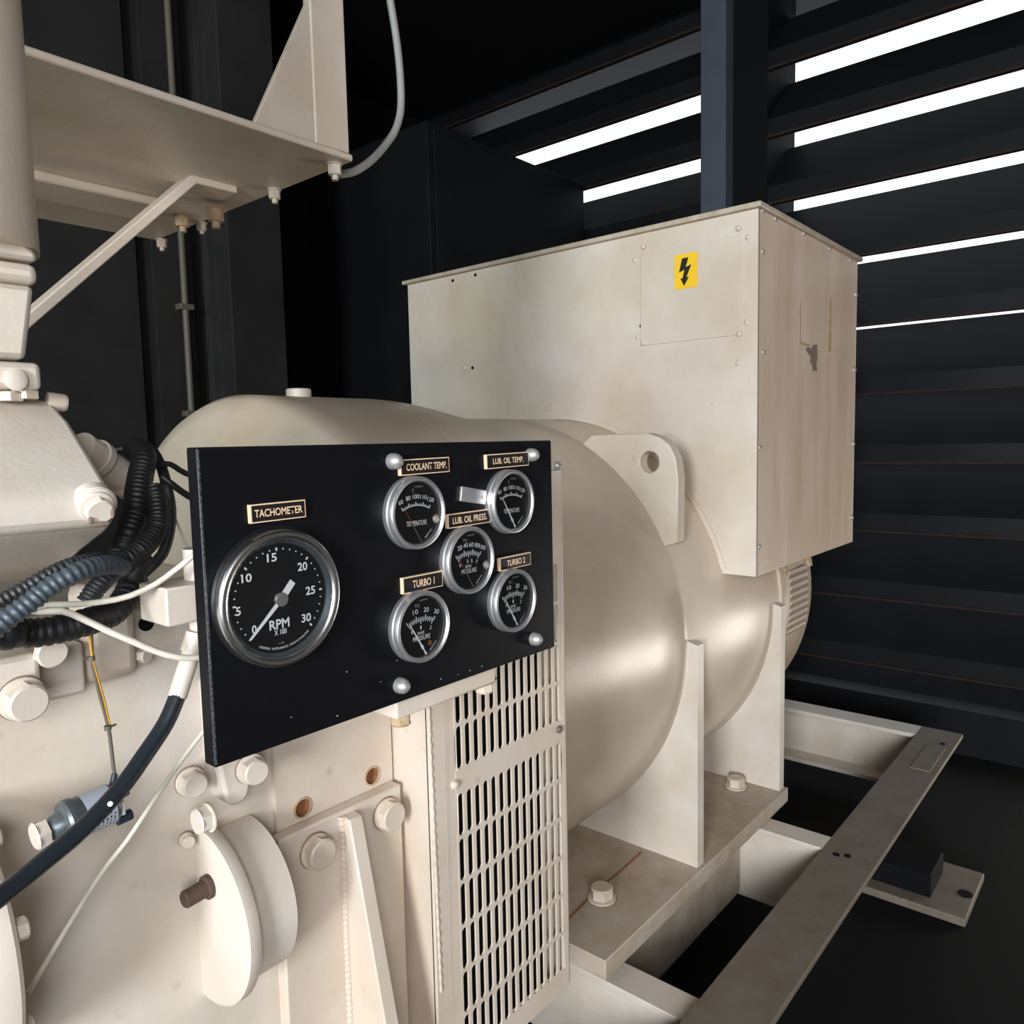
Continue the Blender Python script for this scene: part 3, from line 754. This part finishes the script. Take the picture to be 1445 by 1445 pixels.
# --- tachometer
def ring(prof, c, d, name, mat, parent, n=64): return MB().lathe(prof, c, d, n, close=True).build(name, mat, parent, smooth_angle=40)
tc = PY(402, 845, .434); TC = Vector((tc[0], 0, tc[2])); r = .0452
ta = MB().lathe([(r * .97, .0), (r, .002), (r, .0075), (r * .985, .0094), (r * .955, .0100), (r * .90, .0098), (r * .855, .0082), (r * .855, .001)], (TC[0], PYF, TC[2]), (0, -1, 0), 96, cap=False).build('tachometer', 'chrome', gp, smooth_angle=60)
ta['label'] = 'large round tachometer with polished bezel'
MB().lathe([(r * 1.03, 0), (r * 1.03, .0012), (r * .99, .0014)], (TC[0], PYF, TC[2] + .0012), (0, -1, 0), 64).build('gasket', 'panelblack', ta)
ring([(r * .86, .0080), (r * .80, .0050), (r * .80, .0022), (r * .86, .0022)], (TC[0], PYF, TC[2]), (0, -1, 0), 'inner_rim', 'sender', ta)
DY = PYF - .0036
MB().lathe([(r * .86, -.0004), (r * .86, .0), (0, .0)], (TC[0], DY, TC[2]), (0, -1, 0), 64, cap=False).build('dial', 'dial', ta)
def Z1(x, y): return (300 + x / 6.88, 740 + y / 6.88)
DYT = DY - .0003
# the dial centre as seen on the dial plane
for s_, p, h_ in (('0', (405, 1020), .0055), ('5', (250, 845), .0055), ('10', (330, 522), .0056), ('15', (575, 322), .0056), ('20', (873, 408), .0058), ('25', (950, 640), .0058), ('30', (910, 905), .0058)):
    q = PY(*Z1(*p), DYT)
    text(s_, q, h_ * (.62 if len(s_) == 1 else 1.30), h_, 'white', ta, 'numeral', bold=.02)
q = PY(*Z1(650, 965), DYT); text('RPM', q, .0150, .0064, 'white', ta, bold=.02)
q = PY(*Z1(660, 1043), DYT); text('X 100', q, .0092, .0036, 'white', ta, bold=.01)
hub = PY(*Z1(668, 728), DYT)
q = PY(*Z1(670, 1150), DYT); text('1:1B1', q, .0036, .0012, 'greyprint', ta)
text('CAERFELD  INSTRUMENTS  MADE IN ENGLAND', (TC[0], DYT, TC[2]), .040, .0015, 'white', ta, arc=(r * .74, -pi / 2 + .08))
def rad(a, rr, w_, l_, mat, parent, name, y, cen):
    u = Vector((math.cos(a), 0, math.sin(a))); n_ = Vector((-math.sin(a), 0, math.cos(a))); c_ = Vector((cen[0], y, cen[2])) + u * rr
    v = [c_ - u * l_ / 2 - n_ * w_ / 2, c_ + u * l_ / 2 - n_ * w_ / 2, c_ + u * l_ / 2 + n_ * w_ / 2, c_ - u * l_ / 2 + n_ * w_ / 2]
    return MB().add(v + [x_ + Vector((0, .0003, 0)) for x_ in v], [(0, 1, 2, 3), (7, 6, 5, 4), (0, 4, 5, 1), (1, 5, 6, 2), (2, 6, 7, 3), (3, 7, 4, 0)]).build(name, mat, parent)
a0, a1 = math.radians(226), math.radians(-44)
for k in range(31):
    a = a0 + (a1 - a0) * k / 30
    big = k % 5 == 0
    rad(a, r * .715, .0011 if big else .0007, .0021 if big else .0010, 'white', ta, 'scale_mark', DYT, TC)
# needle
tip = PY(*Z1(370, 1122), PYF - .0056); tail = PY(*Z1(780, 553), PYF - .0056); hb = PY(*Z1(668, 728), PYF - .0055)
def needle(parent, pts_w, y, mat, name='needle', th=.0005):
    """polyline with half-widths, flat bar in the dial plane"""
    L_ = []; R2 = []
    for i, (p, w_) in enumerate(pts_w):
        pn = pts_w[min(i + 1, len(pts_w) - 1)][0]; pp = pts_w[max(i - 1, 0)][0]
        d = Vector((pn[0] - pp[0], 0, pn[2] - pp[2])).normalized(); n_ = Vector((-d[2], 0, d[0]))
        L_.append((p[0] + n_[0] * w_, p[2] + n_[2] * w_)); R2.append((p[0] - n_[0] * w_, p[2] - n_[2] * w_))
    return MB().prism(L_ + R2[::-1], 1, y, y + th).build(name, mat, parent)
needle(ta, [(tip, .00075), (hb, .0015)], PYF - .0056, 'white')
needle(ta, [(hb.lerp(tail, .3), .0024), (tail, .0024)], PYF - .0056, 'white', 'needle_tail')
MB().lathe([(.0047, 0), (.0047, .0010), (.0044, .0013), (0, .0013)], (hb[0], PYF - .0054, hb[2]), (0, -1, 0), 32, cap=False).build('hub_cap', 'aluminium', ta)
MB().lathe([(.0042, 0), (.0042, .0022)], (hb[0], PYF - .0024, hb[2]), (0, -1, 0), 24).build('hub', 'tan', ta)
MB().lathe([(r * .87, -.0004), (r * .87, 0), (0, 0.0)], (TC[0], PYF - .0084, TC[2]), (0, -1, 0), 48, cap=False).build('glass', 'glass', ta)

# --- the five small gauges
def small_gauge(px, py, kind, label):
    r = .0284
    c = PY(px, py, PYF - .011); C = Vector((c[0], 0, c[2]))
    g = MB().lathe([(r * .99, 0), (r, .001), (r, .0042), (r * .965, .0047), (r * .965, .0055), (r * .99, .0061), (r * .99, .0092), (r * .965, .0106), (r * .92, .0110), (r * .875, .0104), (r * .845, .0085), (r * .845, .0025)], (C[0], PYF, C[2]), (0, -1, 0), 80, cap=False).build('pressure_gauge' if kind != 'temp' else 'temperature_gauge', 'aluminium', gp, smooth_angle=42)
    g['label'] = label
    dy = PYF - .0064; ty = dy - .0003
    MB().lathe([(r * .86, -.0004), (r * .86, 0), (0, 0)], (C[0], dy, C[2]), (0, -1, 0), 48, cap=False).build('dial', 'dial', g)
    cen = Vector((C[0] + .0, 0, C[2] - .90 * r)); RA = 1.10 * r
    def T(s_, u, v_, w_, h_, mat='greyprint', rot=0.0): text(s_, (C[0] + u * r, ty, C[2] + v_ * r), w_ * r, h_ * r, mat, g, rot=rot)
    def arcline(rr, w_, mat, am=26):
        v = []; f = []
        for k in range(25):
            a = pi / 2 + math.radians(am) - math.radians(2 * am) * k / 24
            for d_ in (-w_ / 2, w_ / 2): v.append((cen[0] + (rr + d_) * math.cos(a), ty, cen[2] + (rr + d_) * math.sin(a)))
        for k in range(24): f.append((2 * k, 2 * k + 1, 2 * k + 3, 2 * k + 2))
        MB().add(v, f).build('scale_arc', mat, g)
    am = math.radians(26)
    if kind == 'temp':
        arcline(RA, .0005, 'white')
        for k in range(21):
            a = pi / 2 + am - 2 * am * k / 20; big = k % 5 == 0
            rad(a, RA + (.0014 if big else .0008), .0005 if big else .0003, .0028 if big else .0014, 'white', g, 'scale_mark', ty, cen)
        for k, s_ in enumerate(('60', '80', '100', '110', '120')):
            a = math.radians(24 - 12 * k)
            T(s_, (RA / r + .24) * math.sin(-a), -.90 + (RA / r + .24) * math.cos(a), .11 * len(s_) * .72, .12, 'white', rot=a * .6)
        T('\u00b0C', -.10, .60, .10, .11); T('TEMPERATURE', 0, -.28, .74, .135, 'white')
        T('MADE IN U.S.A.', .42, -.60, .34, .05, 'white', rot=.75)
        T('EQUIPMENT', .12, .70, .3, .05)
    else:
        arcline(RA + .0004, .00035, 'white'); arcline(RA - .0006, .00035, 'white')
        for k in range(16):
            a = pi / 2 + am - 2 * am * k / 15; big = k % 5 == 0
            rad(a, RA + (.0018 if big else .0011), .0005 if big else .0003, .0030 if big else .0016, 'white', g, 'scale_mark', ty, cen)
        for k in range(11):
            a = pi / 2 + am - 2 * am * (k + .4) / 11; big = k % 5 == 0
            rad(a, RA - (.0020 if big else .0013), .0005 if big else .0003, .0028 if big else .0016, 'white', g, 'scale_mark', ty, cen)
        up = ('0', '10', '20', '30') if kind == 'turbo' else ('0', '20', '40', '60', '80', '100')
        for k, s_ in enumerate(up):
            if k == 0: continue
            a = am - 2 * am * k / (len(up) - 1)
            T(s_, (RA / r + .25) * math.sin(-a), -.90 + (RA / r + .25) * math.cos(a), .095 * len(s_), .13, 'white', rot=a * .7)
        lo = (('0', .9), ('1', .05), ('2', -.9)) if kind == 'turbo' else (('0', .95), ('3', .15), ('5', -.3), ('7', -.85))
        for s_, t in lo:
            a = am * t; T(s_, (RA / r - .225) * math.sin(-a), -.90 + (RA / r - .225) * math.cos(a), .045 if s_ == '1' else .07, .105, 'white', rot=a * .7)
        T('P.S.I.', -.12, .60, .18, .09); T('BARS', -.02, -.175, .24, .085, 'white'); T('PRESSURE', 0, -.315, .64, .13, 'white')
        T('MADE IN U.S.A.', .42, -.62, .34, .05, 'white', rot=.75)
        T('EQUIPMENT', .12, .72, .3, .05)
    dark = kind in ('press', 'tempdark')
    base = Vector((C[0] + .13 * r, 0, C[2] - .80 * r)); tipp = Vector((C[0] - .42 * r, 0, C[2] + .10 * r))
    k1 = base.lerp(tipp, .25); k2 = base.lerp(tipp, .62)
    hot = label.startswith(('coolant', 'oil pressure'))
    if hot:
        needle(g, [(base, .0005), (k2, .0005)], dy - .0012, 'darkneedle'); needle(g, [(k2, .0004), (tipp, .00025)], dy - .0012, 'red', 'needle_tip')
    else:
        needle(g, [(base, .0009), (base.lerp(tipp, .06), .0007), (k1.lerp(base, .4), .0004), (k1, .0012), (k1.lerp(tipp, .15), .0006), (k2, .0006), (tipp, .0002)], dy - .0012, 'white')
    if hot:
        q = Vector((C[0] + .66 * r, PYF - .0082, C[2] - .22 * r))
        MB().lathe([(.0036, 0), (.0036, .0008), (.0026, .0016), (0, .0018)], q, (0, -1, 0), 24, cap=False).build('stop_pin', 'dull_metal', g)
    if label.startswith('turbo gauge under the TURBO 1'):
        q = Vector((C[0] + .30 * r, dy - .0002, C[2] - .52 * r))
        MB().lathe([(.0022, 0), (.0022, .0004), (0, .0005)], q, (0, -1, 0), 20, cap=False).build('rust_spot', 'rust', g)
    MB().lathe([(r * .86, -.0004), (r * .86, 0), (0, 0.0)], (C[0], PYF - .0096, C[2]), (0, -1, 0), 40, cap=False).build('glass', 'glass', g)
small_gauge(593, 724, 'temp', 'coolant temperature gauge with a dark red needle')
small_gauge(727, 708, 'temp', 'oil temperature gauge with a white needle')
small_gauge(667, 791, 'press', 'oil pressure gauge with a dark red needle')
small_gauge(600, 885, 'turbo', 'turbo gauge under the TURBO 1 label')
small_gauge(730, 848, 'turbo', 'turbo gauge under the TURBO 2 label')

# ------------------------------------------------------------------ coolant manifold with hex plug (left)
mf = thing('coolant_manifold', (.0, .56, -.09), 'bulky cream cast manifold with a chipped hex plug, ahead of the black hoses', 'manifold')
prof = [(.72, .042), (.63, .041), (.574, .034), (.546, .020), (.521, .001), (.497, -.018), (.489, -.026), (.487, -.032), (.489, -.044), (.500, -.050), (.538, -.064), (.560, -.073), (.62, -.09), (.72, -.09)]
MB().prism(prof, 0, -.45, .200).build('casting', 'engine', mf, bevel=.004, seg=3, smooth_angle=45)
pc = PY(134, 712, .489)
dplug = Vector((-.10, -1, -.42)).normalized()
MB().lathe([(.0122, -.006), (.0122, .0012), (.0112, .0026), (.0100, .0028), (.0100, .0048), (.0092, .0055)], pc, dplug, 40).build('plug_washer', 'engine', mf)
bolt(mf, pc + dplug * .005, dplug, .0138, .0065, 0, 0, 'engine', 'hex_plug', spin=.2)
for dx, dz, sx_, sz_ in ((.001, -.0066, .0042, .0013), (.0063, .0004, .0010, .0030), (-.0056, -.0042, .0012, .0016)):
    q = pc + dplug * .0117 + Vector((dx, -dz * .42, dz))
    mbc = MB().lathe([(1, 0), (.7, .25), (0, .3)], (0, 0, 0), (0, -1, 0), 10, cap=False)
    mbc.v = [(q[0] + a_[0] * sx_ * 1.3, q[1] + a_[1] * .006, q[2] + a_[2] * sz_ * 1.5) for a_ in mbc.v]
    mbc.build('paint_chip', 'peel', mf)
for p in ((14, 566), (36, 563)):
    bolt(mf, PY(*p, .565), (0, 0, 1), .014, .006, 0, 0, 'cream')
q = PY(66, 566, .575)
MB().lathe([(.0062, 0), (.0062, .010), (.005, .012)], q, (.75, -.1, -.1), 24).build('end_plug', 'cream', mf)

# ------------------------------------------------------------------ riser pipe stack above the manifold
rp_ = thing('riser_pipe', (.1, .6, .03), 'cream upright riser pipe with clamped square flanges on top of the manifold', 'pipe')
def stack(x1, y0, y1, name, Yf=.555, bevel=.004, mat='engine', deep=.12):
    a = PY(x1, y0, Yf); c = PY(x1, y1, Yf)
    return MB().box((-.06, Yf, c[2]), ((a[0] + c[0]) / 2, Yf + deep, a[2])).build(name, mat, rp_, bevel=bevel, seg=3)
stack(60, 512, 551, 'flange', .555)
a = PY(50, 403, .555); c = PY(38, 508, .555)
MB().prism([(-.06, a[2]), (a[0], a[2]), (c[0], c[2]), (-.06, c[2])], 1, .555, .67).build('clamp_body', 'engine', rp_, bevel=.004)
stack(55, 373, 403, 'clamp_collar', .552, .005)
a = PY(50, 347, .555); c = PY(52, 371, .555)
MB().prism([(-.06, a[2] + .004), (a[0] - .010, a[2] + .004), (a[0], c[2] + .006), (c[0], c[2]), (-.06, c[2])], 1, .553, .67).build('clamp_collar', 'engine', rp_, bevel=.003)
a = PY(36, 250, .56); rr = .06
MB().lathe([(rr, 0), (rr, .75)], (a[0] - rr * .80, .56 + rr * .5, PY(36, 345, .555)[2] - .002), (0, 0, 1), 40).build('pipe', 'cream', rp_)
bolt(rp_, PY(20, 536, .556), (0, -1, 0), .012, .004, 0, 0, 'engine')

# ------------------------------------------------------------------ support tray overhead
ZT = .33
ty_ = thing('support_tray', (.3, .98, ZT), 'cream steel support tray overhead held by a bent flat strut, seen from below', 'tray')
MB().box((-.4, .736, ZT), (.595, 1.230, ZT + .008)).build('tray_plate', 'cream', ty_, bevel=.002)
z1, z2 = P(35, 240, 2, ZT), P(35, 280, 2, ZT)
MB().box((-.4, 1.02, ZT - .012), (.50, 1.10, ZT + .001)).build('stiffener', 'cream', ty_, bevel=.003)
# post and gusset standing on the tray
MB().box((.545, .738, ZT + .008), (.592, .752, ZT + .42)).build('post', 'cream', ty_, bevel=.002)
MB().prism([(.752, ZT + .008), (.752, ZT + .20), (.90, ZT + .008)], 0, .575, .583).build('post_gusset', 'cream', ty_, bevel=.001)
MB().prism([(.545, ZT + .008), (.545, ZT + .16), (.47, ZT + .008)], 1, .741, .749).build('post_gusset', 'cream', ty_, bevel=.001)
for p, s, mt in (((303, 284), .019, 'rusty_paint'), ((257, 304), .017, 'rusty_paint'), ((284, 314), .012, 'cream'), ((228, 338), .013, 'cream'), ((387, 267), .013, 'cream'), ((472, 231), .014, 'engine')):
    q = P(*p, 2, ZT)
    zz = ZT - .009 if p[0] == 303 else ZT
    bolt(ty_, (q[0], q[1], zz), (0, 0, -1), s, s * .8, s * .66, .002, mt, 'nut')
    MB().cyl((q[0], q[1], zz - s * .7), (q[0], q[1], zz - s * 1.35), s * .28, 12).build('stud_end', mt, ty_)
# bent flat strut
f0 = P(328, 276, 2, ZT - .008); f1 = P(266, 264, 2, ZT - .008)
ysl = f1[1]; e1 = P(42, 452, 1, ysl + .02)
st = MB()
def flatbar(p0, p1, w_, t):
    p0 = Vector(p0); p1 = Vector(p1)
    v = []
    for p in (p0, p1):
        for dy, dz in ((-w_ / 2, 0), (w_ / 2, 0), (w_ / 2, t), (-w_ / 2, t)): v.append(p + Vector((0, dy, dz)))
    return v
f1v = Vector((f1[0], ysl, ZT - .008)); f0v = Vector((f0[0], ysl, ZT - .008)); e1v = Vector((e1[0] - .02, ysl, e1[2] - .02))
sec = []
wv = Vector((0, .042, 0))
for p, n_ in ((f0v, Vector((0, 0, 1))), (f1v, Vector((-.35, 0, .94))), (e1v, Vector((-.75, 0, .66)))):
    sec.append([p - wv * .5, p + wv * .5, p + wv * .5 + n_ * .011, p - wv * .5 + n_ * .011])
v = [x_ for s_ in sec for x_ in s_]; f = [(3, 2, 1, 0), (8, 9, 10, 11)]
for k in (0, 1):
    for i in range(4): f.append((4 * k + i, 4 * k + (i + 1) % 4, 4 * k + 4 + (i + 1) % 4, 4 * k + 4 + i))
st.add(v, f).build('strut', 'cream', ty_, bevel=.0015)

# grey flexible tube curling up past the tray
tag(MB().tube([P(478, 246, 1, .80), P(500, 242, 1, .80), P(524, 226, 1, .80), P(545, 203, 1, .80), P(560, 178, 1, .80), P(566, 140, 1, .80), P(560, 60, 1, .80), P(540, -60, 1, .80)], .0050, 12).build('flexible_tube', 'cablegrey'),
    'grey flexible tube curling upward past the corner of the overhead tray', 'tube')

# ------------------------------------------------------------------ hoses and cables
def hose(name, pix, r, mat, label, cat='hose', rib=0.0, pitch=.0036, group=None, n=16):
    path = [PY(x, y, Y) for x, y, Y in pix]
    o = MB().tube(path, r, n, rib, pitch).build(name, mat, smooth_angle=50)
    return tag(o, label, cat, group)
hose('corrugated_hose', [(-30, 905, .50), (12, 872, .50), (41, 851, .50), (70, 829, .50), (104, 810, .50), (133, 800, .505), (156, 797, .515), (172, 800, .53)], .0058, 'hoseblue', 'thick faded blue-grey corrugated hose lying over the white cables', rib=.0005, pitch=.0042)
hose('corrugated_hose', [(-30, 862, .515), (0, 848, .515), (31, 832, .515), (62, 814, .515), (93, 799, .518), (129, 790, .525), (150, 788, .535)], .0042, 'hosegrey', 'thin dark grey corrugated hose tucked behind the blue-grey one under the manifold', rib=.0005)
hose('corrugated_hose', [(-20, 896, .545), (21, 893, .545), (52, 893, .545), (87, 887, .545), (124, 877, .548), (156, 866, .555), (176, 846, .565), (190, 815, .575)], .0092, 'hoseblack', 'fattest black corrugated hose hanging below the white cables', rib=.0004, pitch=.0055)
hose('corrugated_hose', [(122, 850, .53), (132, 835, .53), (145, 820, .53), (160, 806, .535), (180, 797, .545)], .0062, 'hosegrey', 'short faded black corrugated branch crossed by the upper white cable', rib=.0003, pitch=.0026)
hose('corrugated_hose', [(160, 808, .56), (171, 779, .57), (181, 753, .57), (190, 726, .575), (194, 698, .58), (199, 668, .59), (203, 645, .60), (190, 632, .62)], .0088, 'hoseblack', 'upright black corrugated hose climbing beside the hex plug', rib=.0005)
hose('corrugated_hose', [(172, 793, .535), (186, 785, .538), (200, 774, .542), (212, 761, .548), (222, 742, .556), (222, 715, .566), (218, 690, .576)], .0072, 'hoseblack', 'black corrugated hose branching from the upright one towards the gauge panel', rib=.0005)
hose('black_cable', [(160, 636, .64), (206, 630, .63), (226, 655, .62), (236, 690, .60), (241, 720, .60), (239, 750, .60), (229, 782, .60), (206, 806, .60), (180, 825, .60)], .0042, 'hoseblack', 'smooth black cable looping outside the corrugated hoses', 'cable')
hose('black_cable', [(222, 655, .60), (240, 655, .60), (262, 668, .58), (300, 680, .56)], .0022, 'hoseblack', 'upper thin black cable running in behind the gauge panel', 'cable')
hose('black_cable', [(228, 672, .60), (246, 686, .595), (266, 700, .58), (300, 716, .56)], .0026, 'hoseblack', 'lower thin black cable running in behind the gauge panel', 'cable')
hose('tan_wire', [(240, 705, .61), (248, 733, .61), (258, 757, .60), (270, 785, .60)], .0010, 'cable', 'single thin tan wire slanting down towards the gauge panel edge', 'wire')
hose('white_cable', [(40, 862, .528), (66, 853, .525), (104, 853, .522), (145, 849, .518), (183, 841, .515), (220, 824, .512), (245, 806, .508), (268, 788, .50), (300, 760, .50)], .0020, 'cable', 'off-white cable rising to the gauge panel above its twin', 'cable')
hose('white_cable', [(30, 862, .530), (54, 863, .528), (87, 862, .524), (114, 872, .52), (150, 889, .515), (187, 905, .51), (220, 919, .505), (249, 927, .50), (278, 928, .498), (310, 920, .50)], .0022, 'cable', 'off-white cable sagging down to the white hose end by the gauge panel', 'cable')
hose('white_cable', [(300, 1012, .565), (289, 1030, .57), (261, 1066, .575), (221, 1124, .58), (180, 1185, .582), (144, 1231, .582), (100, 1300, .58), (40, 1400, .58)], .0018, 'cable', 'straight thin white cable slanting down past the pressure sender', 'cable')
# tape bundle at the hose end
tag(MB().tube([PY(-20, 888, .53), PY(5, 890, .53), PY(24, 888, .532)], .0115, 16, rib=.0006, pitch=.009).build('tape_wrap', 'hoseblack'), 'crumpled black tape wrapped round the end of the hose bundle', 'tape')
tag(MB().tube([PY(186, 812, .55), PY(192, 800, .548), PY(200, 790, .552)], .0085, 14, rib=.0005, pitch=.007).build('tape_wrap', 'hoseblack'), 'black tape wrap where the corrugated hoses branch', 'tape')

# thick black hose with white ferrule
bh = thing('rubber_hose', tuple(PY(100, 1184, .50)), 'thick smooth black rubber hose with a white ferrule sweeping down from the gauge panel', 'hose')
path = [PY(x, y, Y) for x, y, Y in ((252, 978, .515), (240, 1008, .512), (227, 1032, .51), (201, 1070, .505), (177, 1104, .50), (145, 1141, .495), (104, 1181, .49), (60, 1217, .485), (16, 1253, .48), (-60, 1310, .47))]
MB().tube(path, .0057, 20).build('hose', 'rubber', bh, smooth_angle=60)
a = PY(272, 915, .518); c = PY(250, 984, .515)
MB().tube([a, a.lerp(c, .5), c], .0064, 18).build('ferrule', 'engine', bh)
MB().cyl(PY(278, 893, .518), PY(270, 920, .518), .0076, 20).build('ferrule_collar', 'engine', bh)
q = PY(155, 1134, .4885)
MB().lathe([(.0016, 0), (.0012, .0003), (0, .0004)], q + Vector((0, -.0006, 0)), (-.2, -1, .3), 14, cap=False).build('paint_spot', 'white', bh)

# white fitting block beside the panel
fb = thing('fitting_block', tuple(PY(255, 880, .50)), 'white painted union block half hidden behind the gauge panel edge', 'fitting')
a = PY(233, 831, .505); c = PY(300, 873, .505)
MB().box((a[0], .505, c[2]), (c[0], .545, a[2])).build('block', 'engine', fb, bevel=.0015)
MB().cyl((PY(283, 835, .525)[0], .525, a[2] - .002), (PY(283, 835, .525)[0], .525, a[2] + .022), .0105, 24).build('union', 'engine', fb)
MB().cyl((PY(284, 880, .52)[0], .52, c[2] + .002), (PY(284, 880, .52)[0], .52, c[2] - .016), .008, 20).build('union', 'engine', fb)

# twin wire down to the sender, with ties
tw = thing('sender_wire', tuple(PY(162, 1095, .56)), 'thin grey and yellow twin wire with cable ties dropping to the pressure sender', 'wire')
path = [PY(x, y, Y) for x, y, Y in ((128, 880, .555), (129, 905, .555), (130, 930, .555), (135, 957, .556), (143, 988, .557), (153, 1026, .558), (158, 1064, .558), (162, 1094, .556), (172, 1118, .553))]
MB().tube(path, .0013, 10).build('grey_strand', 'wiregrey', tw)
MB().tube([p + Vector((-.0014 * math.cos(i * .8), -.0006, .0004)) for i, p in enumerate(path[:6])], .0009, 8).build('yellow_strand', 'wireyellow', tw)
for p, e in (((129, 929), (117, 929)), ((152, 1027), (164, 1022))):
    q = PY(*p, .5545); MB().cyl(q + Vector((0, 0, -.0015)), q + Vector((0, 0, .0015)), .0024, 12).build('cable_tie', 'wiregrey', tw)
    q2 = PY(*e, .5545); MB().cyl(q, q2, .0009, 8).build('tie_tail', 'wiregrey', tw)
a = PY(162, 1092, .555)
MB().cyl(a, PY(157, 1115, .553), .0022, 12).build('crimp_sleeve', 'connector', tw)

# pressure sender
ax = Vector((1, .03, .08)).normalized()
s0 = PY(80, 1167, .545)
sd = thing('pressure_sender', tuple(s0), 'grey canister pressure sender with foil label behind the thick black hose', 'sensor')
MB().lathe([(.005, -.006), (.0085, -.002), (.0095, .003), (.0135, .004), (.0150, .006), (.0150, .010), (.0136, .013), (.0136, .034), (.0125, .0362), (.006, .037)], s0, ax, 40).build('canister', 'sender', sd, smooth_angle=30)
MB().lathe([(.01375, .0155), (.01375, .0335)], s0, ax, 40, cap=False).build('label_band', 'senderlabel', sd)
u = Vector((0, -1, 0)); w2 = Vector((0, 0, 1))
for k in range(7):
    t = .0165 + k * .0026
    for j in range(5):
        ang = math.radians(-58 + j * 13 + (k % 3) * 3)
        c_ = s0 + ax * t + (u * math.cos(ang) + w2 * math.sin(ang)) * .01385
        d = (u * -math.sin(ang) + w2 * math.cos(ang))
        lw = .0011 if j % 2 else .0007
        v = [c_ - ax * .0004 - d * lw, c_ + ax * .0004 - d * lw, c_ + ax * .0004 + d * lw, c_ - ax * .0004 + d * lw]
        MB().add(v, [(0, 1, 2, 3)]).build('label_print', 'black', sd)
bolt(sd, s0 - ax * .006, -ax, .016, .008, 0, 0, 'engine', 'hex_nut')
for p, e in (((166, 1121), (180, 1114)), ((164, 1158), (186, 1148))):
    MB().cyl(PY(*p, .545), PY(*e, .545), .0040, 16).build('terminal_boot', 'connector', sd, bevel=.0008)
MB().cyl(PY(172, 1131, .54), PY(174, 1149, .54), .0016, 12).build('terminal_sleeve', 'white', sd)

# round flange casting at the lower left, carrying the sender
fcz = -.335
MB().lathe([(.0, .118), (.085, .118), (.098, .122), (.100, .126), (.100, .142), (.097, .145), (.06, .147), (0, .147)], (0, .632, fcz), (1, 0, 0), 72, cap=False).build('sender_flange', 'engine', eng)
MB().lathe([(.07, -.3), (.07, .12)], (0, .632, fcz), (1, 0, 0), 48).build('flange_neck', 'engine', eng)
for ang in (62, 20, -28, -65):
    a = math.radians(ang)
    bolt(eng, (.145, .632 - .088 * math.cos(a), fcz + .088 * math.sin(a)), (1, 0, 0), .013, .008, 0, 0, 'engine')

# hose clamp fitting behind the manifold
cf = thing('hose_clamp', tuple(PY(140, 655, .60)), 'pinkish-cream pipe stub with a ring clamp poking out behind the manifold', 'clamp')
a = PY(112, 632, .60); c = PY(172, 672, .62)
MB().cyl(a, c, .0125, 28).build('stub', 'cream', cf)
d = (c - a).normalized(); mid = a.lerp(c, .38)
MB().lathe([(.0128, -.003), (.0148, -.003), (.0148, .003), (.0128, .003)], mid, d, 32, close=True).build('clamp_ring', 'cream', cf)
MB().lathe([(.012, .0), (.0145, .004), (.0145, .012), (.010, .016)], c, d, 28).build('stub_nut', 'cream', cf)
